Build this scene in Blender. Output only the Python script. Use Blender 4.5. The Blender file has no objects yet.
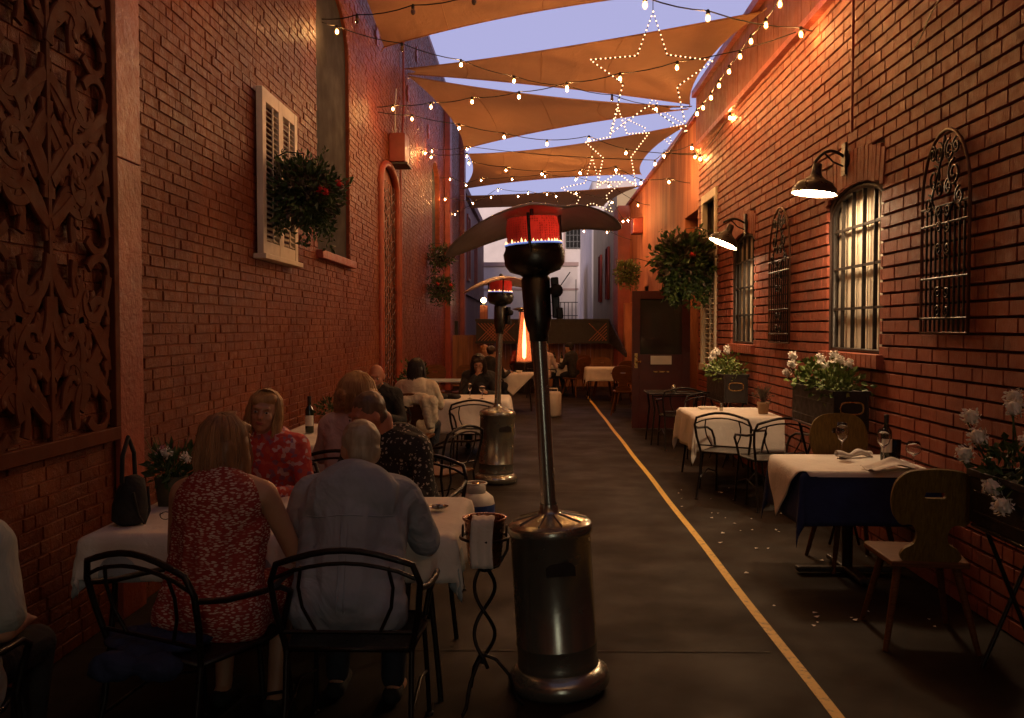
import bpy, bmesh, math, random
from mathutils import Vector, Matrix, Euler, noise
from mathutils.geometry import tessellate_polygon
PI=math.pi
rad=math.radians
S=bpy.context.scene
COL=S.collection
F=920.0
# ------------------------------------------------ camera
cd=bpy.data.cameras.new('camera'); cam=bpy.data.objects.new('camera',cd); COL.objects.link(cam)
cam.location=(0,0,1.65); cam.rotation_euler=(rad(90)-math.atan(31/F),0,math.atan(22/F))
cd.sensor_width=36; cd.lens=36*F/1024; cd.clip_end=500; cd.clip_start=.05
S.camera=cam
CR=cam.rotation_euler.to_matrix()
def at(px,py,Y):
    d=CR@Vector(((px-512)/F,-(py-359)/F,-1)); return cam.location+d*(Y/d.y)
def atx(px,py,X):
    d=CR@Vector(((px-512)/F,-(py-359)/F,-1)); return cam.location+d*(X/d.x)
def atplan(px,py,a,b):
    # intersection of the pixel's ray with the vertical plane through plan points a,b
    d=CR@Vector(((px-512)/F,-(py-359)/F,-1)); u=Vector((b[0]-a[0],b[1]-a[1]))
    den=d.x*u.y-d.y*u.x
    t=(a[0]*u.y-a[1]*u.x)/den
    return cam.location+d*t
# ------------------------------------------------ mesh builder
class MB:
    def __init__(s): s.v=[]; s.f=[]; s.sm=[]; s.mi=[]; s.cur=0
    def add(s,vs,fs,smooth=False):
        n=len(s.v); s.v+= [tuple(v) for v in vs]
        for f in fs: s.f.append([i+n for i in f]); s.sm.append(smooth); s.mi.append(s.cur)
        return s
    def box(s,c,d,M=None,rz=0,taper=1):
        x,y,z=d[0]/2,d[1]/2,d[2]/2
        vs=[Vector((sx*x*(taper if sz<0 else 1),sy*y*(taper if sz<0 else 1),sz*z)) for sz in(-1,1) for sy in(-1,1) for sx in(-1,1)]
        if M is not None: vs=[M@v for v in vs]
        if rz: R=Matrix.Rotation(rz,3,'Z'); vs=[R@v for v in vs]
        c=Vector(c); vs=[v+c for v in vs]
        return s.add(vs,[(0,2,3,1),(4,5,7,6),(0,1,5,4),(2,6,7,3),(0,4,6,2),(1,3,7,5)])
    def bb(s,x0,x1,y0,y1,z0,z1): return s.box(((x0+x1)/2,(y0+y1)/2,(z0+z1)/2),(abs(x1-x0),abs(y1-y0),abs(z1-z0)))
    def beam(s,a,b,w,h,up=(0,0,1)):
        a=Vector(a);b=Vector(b);d=(b-a);L=d.length;d.normalize();u=Vector(up)
        if abs(d.dot(u))>.98:u=Vector((0,1,0))
        r=d.cross(u).normalized();u=r.cross(d)
        M=Matrix((r,d,u)).transposed()
        return s.box((a+b)/2,(w,L,h),M)
    def tube(s,pts,r,seg=6,closed=False,cap=True,flat=None):
        pts=[Vector(p) for p in pts];n=len(pts)
        rs=r if isinstance(r,(list,tuple)) else [r]*n
        vs=[];fs=[];prev=None
        for i,p in enumerate(pts):
            if closed:t=pts[(i+1)%n]-pts[i-1]
            else:t=pts[min(i+1,n-1)]-pts[max(i-1,0)]
            if t.length<1e-9:t=Vector((0,0,1))
            t.normalize()
            if prev is None:
                a=Vector((0,0,1)) if abs(t.z)<.9 else Vector((1,0,0)); u=t.cross(a).normalized()
            else:
                u=prev-t*prev.dot(t)
                if u.length<1e-6:u=t.cross(Vector((1,0,.3)))
                u.normalize()
            prev=u;w=t.cross(u)
            for k in range(seg):
                an=2*PI*k/seg; vs.append(p+(u*math.cos(an)+w*math.sin(an))*rs[i])
        m=n if closed else n-1
        for i in range(m):
            for k in range(seg):
                a=i*seg+k;b=i*seg+(k+1)%seg;c=((i+1)%n)*seg+(k+1)%seg;d=((i+1)%n)*seg+k
                fs.append((a,b,c,d))
        s.add(vs,fs,True)
        if cap and not closed:
            s.add(vs[:seg],[tuple(range(seg))[::-1]]); s.add(vs[-seg:],[tuple(range(seg))])
        return s
    def lathe(s,prof,seg=24,c=(0,0,0),M=None,smooth=True,a0=0,a1=2*PI):
        full=abs(a1-a0-2*PI)<1e-6; ns=seg if full else seg+1
        vs=[];fs=[];c=Vector(c)
        for (r,z) in prof:
            for k in range(ns):
                an=a0+(a1-a0)*k/seg; v=Vector((r*math.cos(an),r*math.sin(an),z))
                if M is not None:v=M@v
                vs.append(v+c)
        for i in range(len(prof)-1):
            for k in range(seg):
                k2=(k+1)%ns
                fs.append((i*ns+k,i*ns+k2,(i+1)*ns+k2,(i+1)*ns+k))
        return s.add(vs,fs,smooth)
    def ell(s,c,r,M=None,seg=14,ring=9,smooth=True):
        if not isinstance(r,(tuple,list)): r=(r,r,r)
        vs=[];fs=[];c=Vector(c)
        for i in range(1,ring):
            ph=PI*i/ring
            for k in range(seg):
                an=2*PI*k/seg; vs.append(Vector((r[0]*math.sin(ph)*math.cos(an),r[1]*math.sin(ph)*math.sin(an),r[2]*math.cos(ph))))
        vs.append(Vector((0,0,r[2])));vs.append(Vector((0,0,-r[2])))
        T=len(vs)-2;B=T+1
        for i in range(ring-2):
            for k in range(seg): fs.append((i*seg+k,(i+1)*seg+k,(i+1)*seg+(k+1)%seg,i*seg+(k+1)%seg))
        for k in range(seg):
            fs.append((T,k,(k+1)%seg)); fs.append((B,(ring-2)*seg+(k+1)%seg,(ring-2)*seg+k))
        if M is not None: vs=[M@v for v in vs]
        return s.add([v+c for v in vs],fs,smooth)
    def caps(s,a,b,ra,rb,seg=12):
        a=Vector(a);b=Vector(b);d=b-a;L=d.length
        if L<1e-6: return s.ell(a,ra)
        d.normalize();pts=[];rs=[]
        for k in range(1,5):
            t=PI/2*k/4; pts.append(a-d*ra*math.cos(t));rs.append(ra*math.sin(t)) 
        for k in range(0,4):
            t=PI/2*k/4; pts.append(b+d*rb*math.sin(t)*.999);rs.append(max(rb*math.cos(t),.0005))
        pts.insert(0,a-d*ra*.999);rs.insert(0,.0005)
        return s.tube(pts,rs,seg)
    def prism(s,loops,t,M=None,c=(0,0,0),smooth=False):
        # loops: outer + holes in local XY, extruded from z=0 to z=t
        lp=[[Vector((p[0],p[1],0)) for p in l] for l in loops]
        tri=tessellate_polygon(lp); flat=[p for l in lp for p in l];n=len(flat)
        vs=flat+[p+Vector((0,0,t)) for p in flat]
        fs=[]
        for a,b,c_ in tri:
            nz=(flat[b]-flat[a]).cross(flat[c_]-flat[a]).z
            if nz<0:a,c_=c_,a
            fs.append((a+n,b+n,c_+n));fs.append((c_,b,a))
        o=0
        for l in lp:
            m=len(l);ar=sum(l[i].x*l[(i+1)%m].y-l[(i+1)%m].x*l[i].y for i in range(m))
            hole=(o>0)
            for i in range(m):
                a=o+i;b=o+(i+1)%m
                q=(a,b,b+n,a+n)
                if (ar<0)!=hole:q=q[::-1]
                fs.append(q)
            o+=m
        if M is not None:vs=[M@v for v in vs]
        c=Vector(c);return s.add([v+c for v in vs],fs,smooth)
    def mesh(s,name):
        me=bpy.data.meshes.new(name);me.from_pydata(s.v,[],s.f)
        me.polygons.foreach_set('use_smooth',s.sm)
        me.polygons.foreach_set('material_index',s.mi)
        me.update();return me
def ob(name,mb,mat,parent=None,bev=0,loc=None,solid=0,sub=0):
    me=mb.mesh(name) if isinstance(mb,MB) else mb
    me.materials.clear()
    for m in (mat if isinstance(mat,(list,tuple)) else [mat]): me.materials.append(m)
    o=bpy.data.objects.new(name,me);COL.objects.link(o)
    if parent:o.parent=parent
    if loc:o.location=loc
    if solid:
        m=o.modifiers.new('so','SOLIDIFY');m.thickness=solid;m.offset=-1
    if bev:
        m=o.modifiers.new('be','BEVEL');m.width=bev;m.segments=2;m.limit_method='ANGLE'
    if sub:
        m=o.modifiers.new('su','SUBSURF');m.levels=sub;m.render_levels=sub
    return o
def tag(o,label=None,cat=None,group=None,kind=None):
    if label:o['label']=label
    if cat:o['category']=cat
    if group:o['group']=group
    if kind:o['kind']=kind
    return o
def thing(name,label,cat,loc=(0,0,0),rz=0,group=None,rot=None):
    o=bpy.data.objects.new(name,None);COL.objects.link(o);o.location=loc
    o.rotation_euler=rot if rot else (0,0,rz);o.empty_display_size=.1
    return tag(o,label,cat,group)
def struct(name,mb,mat,parent=None): return tag(ob(name,mb,mat,parent),kind='structure')
def dup(root,loc=None,rz=None,label=None,group=None):
    def cp(o,par):
        c=o.copy();COL.objects.link(c)
        if par:c.parent=par
        for ch in [x for x in kids.get(o.name,[])]:cp(ch,c)
        return c
    kids={}
    for x in bpy.data.objects:
        if x.parent:kids.setdefault(x.parent.name,[]).append(x)
    r=cp(root,None)
    if loc:r.location=loc
    if rz is not None:r.rotation_euler=(0,0,rz)
    if label:r['label']=label
    if group:r['group']=group
    return r
# ------------------------------------------------ materials
def srgb(*c): return tuple(((x/255)/12.92 if x/255<=.04045 else ((x/255+.055)/1.055)**2.4) for x in c)
class NT:
    def __init__(s,name):
        s.m=bpy.data.materials.new(name);s.m.use_nodes=True;s.t=s.m.node_tree;s.n=s.t.nodes;s.b=s.n['Principled BSDF']
        s.tc=None
    def node(s,ty,**kw):
        n=s.n.new(ty)
        for k,v in kw.items():
            if k in n.inputs:n.inputs[k].default_value=v
            else:setattr(n,k,v)
        return n
    def co(s,scale=(1,1,1),rot=(0,0,0),gen='Object'):
        if not s.tc:s.tc=s.node('ShaderNodeTexCoord')
        mp=s.node('ShaderNodeMapping');mp.inputs['Scale'].default_value=scale;mp.inputs['Rotation'].default_value=rot
        s.t.links.new(s.tc.outputs[gen],mp.inputs['Vector']);return mp.outputs[0]
    def noise(s,scale,detail=4,rough=.55,vec=None,dist=0):
        n=s.node('ShaderNodeTexNoise');n.inputs['Scale'].default_value=scale;n.inputs['Detail'].default_value=detail
        n.inputs['Roughness'].default_value=rough;n.inputs['Distortion'].default_value=dist
        s.t.links.new(vec if vec is not None else s.co(),n.inputs['Vector']);return n.outputs['Fac']
    def vor(s,scale,vec=None,feature='F1',rand=1):
        n=s.node('ShaderNodeTexVoronoi');n.feature=feature;n.inputs['Scale'].default_value=scale;n.inputs['Randomness'].default_value=rand
        s.t.links.new(vec if vec is not None else s.co(),n.inputs['Vector']);return n.outputs
    def ramp(s,fac,stops,interp='LINEAR'):
        n=s.node('ShaderNodeValToRGB');cr=n.color_ramp;cr.interpolation=interp
        while len(cr.elements)<len(stops):cr.elements.new(.5)
        for e,(p,c) in zip(cr.elements,stops):
            e.position=p;e.color=(c,c,c,1) if isinstance(c,(int,float)) else (*c[:3],1)
        s.t.links.new(fac,n.inputs[0]);return n.outputs[0]
    def mix(s,a,b,f=.5,bt='MIX'):
        n=s.node('ShaderNodeMix');n.data_type='RGBA';n.blend_type=bt
        for v,i in((f,0),(a,6),(b,7)):
            if hasattr(v,'default_value') or hasattr(v,'is_output'):s.t.links.new(v,n.inputs[i])
            else:n.inputs[i].default_value=v if i==0 else (*v[:3],1)
        return n.outputs[2]
    def col(s,v):
        if isinstance(v,tuple):s.b.inputs['Base Color'].default_value=(*v[:3],1)
        else:s.t.links.new(v,s.b.inputs['Base Color'])
        return s
    def set(s,**kw):
        for k,v in kw.items():
            i=s.b.inputs[k.replace('_',' ')]
            if hasattr(v,'is_output'):s.t.links.new(v,i)
            else:i.default_value=v
        return s
    def bump(s,h,strength=.3,dist=.01):
        n=s.node('ShaderNodeBump');n.inputs['Strength'].default_value=strength;n.inputs['Distance'].default_value=dist
        s.t.links.new(h,n.inputs['Height']);s.t.links.new(n.outputs[0],s.b.inputs['Normal']);return s
def simple(name,c,rough=.6,metal=0,var=.25,vs=6,bump=0,bs=40,bd=.003,**kw):
    n=NT(name);f=n.noise(vs,5,.6)
    lo=tuple(x*(1-var) for x in c);hi=tuple(min(1,x*(1+var)) for x in c)
    n.col(n.ramp(f,[(.3,lo),(.7,hi)]))
    n.set(Roughness=n.ramp(n.noise(vs*3,3),[(.3,max(0,rough-.12)),(.7,min(1,rough+.1))]),Metallic=metal)
    if bump:n.bump(n.noise(bs,5,.65),bump,bd)
    n.set(**kw)
    return n.m
def emit(name,c,st,base=(.8,.6,.4)):
    n=NT(name);n.col(tuple(base)).set(Emission_Color=(*c,1),Emission_Strength=st);return n.m
M={}
# left painted brick: dark red-brown paint with gloss patches and scuffs
n=NT('painted brick')
f=n.noise(1.1,6,.65);f2=n.noise(22,4,.6)
c1=n.ramp(f,[(.3,(.12,.021,.005)),(.5,(.175,.036,.008)),(.72,(.27,.072,.019))])
c2=n.mix(c1,(.12,.035,.022),n.ramp(f2,[(.62,0.),(.75,.55)]))
n.col(c2);n.set(Roughness=n.ramp(n.noise(14,4),[(.3,.30),(.7,.66)]),Specular_IOR_Level=.24)
n.bump(n.noise(26,6,.7,None,.5),1.0,.014);M['lbrick']=n.m
def variant(key,newkey,mul):
    m=M[key].copy();m.name=M[key].name+' variant';t=m.node_tree;b=t.nodes['Principled BSDF'];l=b.inputs['Base Color'].links[0];src=l.from_socket
    x=t.nodes.new('ShaderNodeMix');x.data_type='RGBA';x.blend_type='MULTIPLY';x.inputs[0].default_value=1;x.inputs[7].default_value=(*mul,1);t.links.new(src,x.inputs[6]);t.links.new(x.outputs[2],b.inputs['Base Color']);M[newkey]=m
variant('lbrick','lbrick2',(.84,.82,.8));variant('lbrick','lbrick3',(1.12,1.2,1.2))
n=NT('mortar red');n.col(n.ramp(n.noise(9),[(.3,(.13,.026,.008)),(.7,(.22,.046,.014))])).set(Roughness=.8);n.bump(n.noise(60,5),.8,.006);M['lmortar']=n.m
n=NT('right brick')
oi=n.co((1,1,1));f=n.noise(2.3,5,.6);f3=n.vor(4.2,n.co((1,1,2.5)))['Color']
c1=n.ramp(f,[(.3,(.24,.052,.026)),(.55,(.32,.074,.036)),(.75,(.40,.108,.055))])
sp=n.node('ShaderNodeSeparateColor');n.t.links.new(f3,sp.inputs[0])
c2=n.mix(c1,(.16,.045,.03),n.ramp(sp.outputs[0],[(.5,0.),(1,.55)]))
c3=n.mix(c2,(.45,.2,.12),n.ramp(n.noise(60,3,.7),[(.66,0.),(.8,.5)]))
n.col(c3);n.set(Roughness=n.ramp(n.noise(18,4),[(.3,.5),(.7,.75)]));n.bump(n.noise(70,6,.7,n.co((1,1,.35))),.9,.006);M['rbrick']=n.m
variant('rbrick','rbrick2',(.62,.60,.62));variant('rbrick','rbrick3',(1.3,1.5,1.6))
M['rmortar']=simple('dark mortar',(.055,.028,.02),.9,var=.3,vs=8,bump=.7,bs=60)
n=NT('stucco');vv=n.co((1,1,.12))
c=n.ramp(n.noise(2.5,6,.7,vv,.4),[(.36,(.24,.065,.03)),(.5,(.40,.125,.055)),(.66,(.56,.23,.12))])
n.col(c).set(Roughness=.7);n.bump(n.noise(16,7,.7,n.co((1,1,.4))),.9,.02);M['stucco']=n.m
M['fascia']=simple('red plank paint',(.17,.045,.022),.6,vs=3,bump=.4)
M['trim']=simple('red trim paint',(.30,.058,.027),.42,vs=3,bump=.9,bs=22,bd=.01)
M['carved']=simple('carved brown panel',(.105,.024,.008),.7,vs=4,bump=.4,bs=50,Specular_IOR_Level=.12)
M['redbox']=simple('red metal box',(.20,.028,.016),.4,vs=3)
M['cream']=simple('cream paint',(.62,.55,.42),.5,vs=5,var=.12,bump=.3)
M['blind']=simple('cream blind',(.62,.55,.44),.6,vs=4,var=.06)
M['grey']=simple('grey panel',(.014,.012,.011),.9,vs=1.5,var=.12)
M['iron']=simple('black iron',(.022,.017,.015),.38,metal=.5,var=.3,vs=20,bump=.4,bs=90,bd=.002)
M['rust']=simple('rusty iron',(.12,.055,.032),.42,metal=.5,var=.4,vs=15,bump=.4,bs=90)
M['black']=simple('black paint',(.02,.016,.015),.5,var=.3)
M['dark']=simple('dark interior',(.018,.012,.010),.8)
M['enamel']=simple('dark lamp enamel',(.04,.033,.03),.35,metal=.4)
M['white_in']=simple('white enamel',(.75,.70,.6),.4,var=.05)
n=NT('brushed steel');v=n.co((1,1,.02))
n.col(n.ramp(n.noise(60,3,.6,n.co((1,1,40))),[(.3,(.36,.36,.30)),(.7,(.48,.48,.41))])).set(Metallic=.82,Roughness=n.ramp(n.noise(9,4),[(.3,.18),(.7,.29)]));n.bump(n.noise(160,2,.5,n.co((.05,.05,3))),.12,.002);M['steel']=n.m
M['steel_dark']=simple('dark steel',(.10,.092,.075),.38,metal=.9,vs=9)
M['alu']=simple('reflector aluminium',(.66,.52,.40),.45,metal=.4,vs=5,var=.12,bump=.15,bs=12)
n=NT('linen');n.col(n.ramp(n.noise(5,4),[(.3,(.70,.64,.58)),(.7,(.80,.75,.69))])).set(Roughness=.85);n.bump(n.noise(9,5,.6,None,.6),.5,.02);M['linen']=n.m
n=NT('navy cloth');n.col(n.ramp(n.noise(6,4),[(.3,(.012,.024,.10)),(.7,(.022,.04,.16))])).set(Roughness=.85);n.bump(n.noise(9,5,.6),.5,.02);M['navy']=n.m
n=NT('pale blue cloth');n.col(n.ramp(n.noise(6,4),[(.3,(.30,.36,.40)),(.7,(.38,.44,.48))])).set(Roughness=.85);n.bump(n.noise(9,5,.6),.5,.02);M['pblue']=n.m
n=NT('oak');w=n.noise(7,6,.6,n.co((1,14,14)),.6)
n.col(n.ramp(w,[(.3,(.08,.028,.009)),(.55,(.14,.052,.017)),(.75,(.19,.082,.028))])).set(Roughness=.6,Specular_IOR_Level=.2);n.bump(w,.2,.003);M['wood']=n.m
n=NT('olive wood');w=n.noise(7,6,.6,n.co((12,12,1)),.6)
n.col(n.ramp(w,[(.3,(.10,.062,.013)),(.55,(.16,.10,.022)),(.75,(.21,.14,.036))])).set(Roughness=.6,Specular_IOR_Level=.25);n.bump(w,.2,.003);M['wood2']=n.m
n=NT('fence planks');w=n.noise(3,6,.6,n.co((6,6,.4)),.4)
n.col(n.ramp(w,[(.3,(.16,.06,.025)),(.6,(.30,.12,.05)),(.8,(.38,.17,.07))])).set(Roughness=.6);n.bump(w,.4,.01);M['planks']=n.m
M['darkwood']=simple('dark stained wood',(.012,.008,.006),.6,vs=4)
M['reddoor']=simple('dark red door paint',(.065,.011,.008),.42,vs=3,bump=.3)
M['redpost']=simple('red post paint',(.26,.045,.028),.5,vs=3)
n=NT('sail fabric');f=n.noise(.7,5,.6)
n.col(n.ramp(f,[(.3,(.42,.21,.095)),(.7,(.54,.28,.13))])).set(Roughness=.85);n.bump(n.noise(2.2,5,.55,n.co((1,.35,1)),.8),.6,.08)
tr=n.node('ShaderNodeBsdfTranslucent');tr.inputs[0].default_value=(.62,.26,.10,1);ms=n.node('ShaderNodeMixShader');ms.inputs[0].default_value=.3
n.t.links.new(n.b.outputs[0],ms.inputs[1]);n.t.links.new(tr.outputs[0],ms.inputs[2])
n.t.links.new(ms.outputs[0],n.n['Material Output'].inputs[0]);M['sail']=n.m
n=NT('leaf');f=n.noise(9,3)
n.col(n.ramp(f,[(.3,(.025,.055,.014)),(.6,(.06,.11,.028)),(.8,(.13,.17,.05))])).set(Roughness=.5);M['leaf']=n.m
n=NT('leaf purple');n.col(n.ramp(n.noise(9,3),[(.3,(.05,.03,.03)),(.6,(.10,.08,.05)),(.8,(.08,.12,.05))])).set(Roughness=.5);M['leaf2']=n.m
n=NT('bright leaf');n.col(n.ramp(n.noise(12,3),[(.3,(.07,.12,.02)),(.6,(.16,.22,.05)),(.8,(.28,.30,.09))])).set(Roughness=.5);M['leaf3']=n.m
M['wpetal']=simple('white petal',(.8,.76,.7),.7,var=.06)
M['rpetal']=simple('red petal',(.55,.02,.02),.6,var=.2)
M['ppetal']=simple('pink petal',(.5,.2,.25),.6,var=.2)
M['terra']=simple('clay pot',(.32,.20,.11),.7,bump=.3)
M['skin']=simple('skin',(.50,.27,.17),.5,var=.1,vs=8,bump=.2,bs=60,Subsurface_Weight=.08)
M['skin_red']=simple('ruddy skin',(.48,.20,.125),.48,var=.12,vs=8,bump=.2,bs=60,Subsurface_Weight=.08)
M['skin_dark']=simple('tan skin',(.30,.14,.085),.5,var=.1,vs=8,bump=.2,bs=60,Subsurface_Weight=.08)
M['lips']=simple('lips',(.38,.10,.08),.45)
M['eye']=simple('eye',(.03,.02,.015),.2)
M['eyewhite']=simple('eye white',(.6,.55,.5),.3,var=.03)
def hairm(name,a,b):
    n=NT(name);w=n.noise(26,4,.6,n.co((1,1,.10)),.5)
    n.col(n.ramp(w,[(.3,a),(.7,b)])).set(Roughness=.42);n.bump(w,.6,.006);return n.m
M['hair_blonde']=hairm('blonde hair',(.30,.15,.055),(.58,.36,.16))
M['hair_brown']=hairm('light brown hair',(.15,.065,.026),(.46,.22,.09))
M['hair_dark']=hairm('dark brown hair',(.012,.008,.006),(.04,.022,.014))
M['hair_grey']=hairm('short grey hair',(.26,.20,.14),(.46,.38,.28))
M['hair_graybrown']=hairm('greying brown hair',(.09,.055,.035),(.22,.15,.10))
def cloth(name,a,b,rough=.85,sc=5):
    n=NT(name);n.col(n.ramp(n.noise(sc,4),[(.3,a),(.7,b)])).set(Roughness=rough);n.bump(n.noise(3.2,3,.5,None,2.2),.75,.04);return n.m
M['shirt_blue']=cloth('pale blue shirt',(.28,.31,.37),(.35,.38,.44))
M['tee']=cloth('pale tee',(.34,.36,.33),(.42,.44,.40))
M['jeans']=cloth('dark jeans',(.015,.018,.03),(.03,.035,.05))
M['blackcloth']=cloth('black cloth',(.012,.011,.011),(.025,.022,.022))
M['pinkcloth']=cloth('pale pink top',(.55,.42,.42),(.66,.52,.50))
M['creamcloth']=cloth('cream jacket',(.60,.52,.38),(.70,.62,.48))
M['blanket']=cloth('blue wrap',(.012,.02,.06),(.02,.032,.09))
n=NT('red dash dress');v=n.co((11,11,34));o=n.vor(4.5,v,'F1')
d=n.ramp(o['Distance'],[(.36,1.),(.46,0.)]);big=n.ramp(n.noise(7,3),[(.38,1.),(.5,.0)])
dd=n.mix(d,(0,0,0),n.ramp(n.noise(16,2),[(.35,.7),(.5,0.)]))
n.col(n.mix((.30,.032,.024),(.62,.46,.38),dd)).set(Roughness=.8);n.bump(n.noise(6,5,.55,None,.6),.5,.02);M['dress']=n.m
n=NT('red floral top');c=n.vor(42,n.co((1,1,1)))['Color'];sp=n.node('ShaderNodeSeparateColor');n.t.links.new(c,sp.inputs[0])
c=n.ramp(sp.outputs[0],[(.0,(.55,.05,.05)),(.45,(.62,.10,.07)),(.6,(.70,.48,.50)),(.75,(.30,.12,.22)),(.9,(.6,.07,.05))],'CONSTANT')
n.col(n.mix(c,(.55,.10,.07),n.ramp(n.noise(30,3),[(.4,.0),(.6,.3)]))).set(Roughness=.8);M['floral']=n.m
n=NT('dark motif shirt');o=n.vor(34,n.co((1,1,1)),'F1',.5);d=n.ramp(o['Distance'],[(.30,1.),(.40,0.)])
k=n.mix(d,(0,0,0),n.ramp(n.noise(70,2),[(.45,0.),(.5,1.)]))
n.col(n.mix((.02,.018,.018),(.5,.45,.38),k)).set(Roughness=.8);n.bump(n.noise(6,5,.55,None,.6),.5,.02);M['motif']=n.m
n=NT('asphalt');f=n.noise(.8,6,.65);g=n.noise(150,3,.7)
c=n.ramp(f,[(.3,(.012,.0066,.0042)),(.55,(.018,.0097,.006)),(.75,(.029,.0165,.010))])
c=n.mix(c,(.13,.11,.09),n.ramp(g,[(.66,0.),(.78,.35)]))
cr=n.ramp(n.vor(.55,n.co((1,1,1),(0,0,.4)),'DISTANCE_TO_EDGE')['Distance'],[(.0,1.),(.008,0.)])
c=n.mix(c,(.015,.012,.01),cr)
st=n.ramp(n.noise(2.4,4,.6),[(.5,0.),(.62,.55)]);c=n.mix(c,(.010,.006,.004),st)
n.col(c).set(Roughness=n.ramp(n.noise(1.7,5),[(.3,.6),(.7,.85)]),Specular_IOR_Level=.2);n.bump(n.noise(180,4,.7),.5,.004);M['asphalt']=n.m
n=NT('yellow paint');f=n.noise(22,5,.7);n.col(n.mix((.80,.50,.07),(.22,.13,.05),n.ramp(f,[(.52,0.),(.66,.75)]))).set(Roughness=.6);M['yellow']=n.m
n=NT('green glass');n.col((.01,.022,.008)).set(Roughness=.06,IOR=1.5,Coat_Weight=.5);M['bottle']=n.m
n=NT('clear glass');n.col((1,1,1)).set(Roughness=.02,IOR=1.45,Transmission_Weight=1.0);M['glass']=n.m
n=NT('window glass');n.col((.03,.03,.03)).set(Roughness=.08,Specular_IOR_Level=.6);M['wglass']=n.m
n=NT('red wine');n.col((.10,.004,.006)).set(Roughness=.05);M['wine']=n.m
M['label_paper']=simple('paper label',(.7,.68,.6),.7,var=.05)
M['tankwhite']=simple('white tank paint',(.62,.56,.48),.45,var=.1,vs=6)
M['tankblue']=simple('blue band',(.02,.05,.2),.5)
M['copper']=simple('hammered copper bucket',(.35,.17,.09),.3,metal=.95,vs=12,bump=.7,bs=45,bd=.004)
M['stonewhite']=simple('pale far wall',(.80,.70,.64),.8,vs=.6,var=.12,bump=.3)
M['stonepink']=simple('pinkish far wall',(.50,.34,.30),.8,vs=.6,var=.12)
M['mauve']=simple('mauve render',(.24,.13,.13),.8,vs=.6,var=.15,bump=.3)
M['olive']=simple('ochre far wall',(.55,.40,.22),.8,vs=.6,var=.15)
M['brass']=simple('brass',(.6,.4,.15),.3,metal=1)
M['wire']=simple('dark wire',(.02,.015,.012),.7)
M['wood_trim']=simple('old wood trim',(.30,.10,.05),.6,vs=3)
LC=(1.0,.46,.14)
M['bulb']=emit('warm filament glow',(1.0,.46,.14),1350)
n=NT('amber bulb glass');tp=n.node('ShaderNodeBsdfTransparent');em=n.node('ShaderNodeEmission');em.inputs[0].default_value=(1,.42,.10,1);em.inputs[1].default_value=1.3
ad=n.node('ShaderNodeAddShader');n.t.links.new(tp.outputs[0],ad.inputs[0]);n.t.links.new(em.outputs[0],ad.inputs[1]);n.t.links.new(ad.outputs[0],n.n['Material Output'].inputs[0]);M['amber']=n.m
M['bead']=emit('warm bead glow',(1.0,.60,.33),3.2)
n=NT('unlit bulb glass');n.col((.5,.35,.22)).set(Roughness=.08,Transmission_Weight=.7);M['bulb_off']=n.m
M['fillglow']=emit('added fill glow',(1.0,.96,.74),2.6)  # glow of the added fill panel behind the camera
M['lampglow']=emit('lamp glow',(1.0,.66,.36),115)
M['flame']=emit('flame glow',(1.0,.50,.18),4)
M['blueflame']=emit('blue flame glow',(.25,.4,1.0),.7)
n=NT('red hot emitter screen');z=n.node('ShaderNodeSeparateXYZ');n.t.links.new(n.co((1,1,1)),z.inputs[0])
h=n.vor(95,n.co((1,1,1)),'F1',.2)['Distance'];e=n.mix(n.ramp(h,[(.2,.35),(.45,1.)]),n.ramp(n.noise(5,3),[(.35,.35),(.62,1.)]),1.,'MULTIPLY');gx=n.node('ShaderNodeMapRange');gx.inputs[1].default_value=-.12;gx.inputs[2].default_value=.10;gx.inputs[3].default_value=.18;gx.inputs[4].default_value=1.5;n.t.links.new(z.outputs[0],gx.inputs[0]);e=n.mix(e,gx.outputs[0],1.,'MULTIPLY')
n.col((.12,.02,.015)).set(Emission_Color=(1.0,.035,.015,1),Roughness=.6)
mu=n.node('ShaderNodeMath');mu.operation='MULTIPLY';mu.inputs[1].default_value=.62
n.t.links.new(e,mu.inputs[0]);n.t.links.new(mu.outputs[0],n.b.inputs['Emission Strength']);M['hot']=n.m
n=NT('heater flame glow tube');n.col((.8,.4,.2)).set(Emission_Color=(1.0,.42,.15,1),Emission_Strength=9);M['tubeflame']=n.m
n=NT('heater glass');n.col((1,.75,.6)).set(Roughness=.1,Transmission_Weight=.8,Emission_Color=(1,.18,.05,1),Emission_Strength=.35);M['hglass']=n.m
n=NT('pane');n.col((.55,.45,.32)).set(Roughness=.15);M['pane']=n.m
# ================================================ SETTING
LX=-2.35; RX=2.55
def wall_plate(mb,xf,outd,y0,y1,z0,z1,holes,t=.35):
    # a wall slab with its face at xf, solid away from the alley (outd=-1 left, +1 right), openings cut through
    Mx=Matrix(((0,0,outd),(1,0,0),(0,1,0)))
    mb.prism([[(y0,z0),(y1,z0),(y1,z1),(y0,z1)]]+holes,t,Mx,(xf,0,0))
def arch_poly(y0,y1,z0,zs,zt,n=10):
    # rectangle to the spring line zs, segmental/elliptic arch up to zt
    p=[(y0,z0),(y1,z0)]
    for k in range(n+1):
        a=PI*k/n; p.append(((y0+y1)/2+(y1-y0)/2*math.cos(a),zs+(zt-zs)*math.sin(a)))
    return p
def arch_block(y0,y1,z0,zs,zt,pad=.0):
    def f(z):
        if z<z0-pad or z>zt+pad:return None
        if z<=zs:return(y0-pad,y1+pad)
        q=max(0,1-((z-zs)/(zt-zs+pad+1e-6))**2)**.5; h=(y1-y0)/2+pad;c=(y0+y1)/2
        return(c-h*q,c+h*q)
    return f
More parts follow.
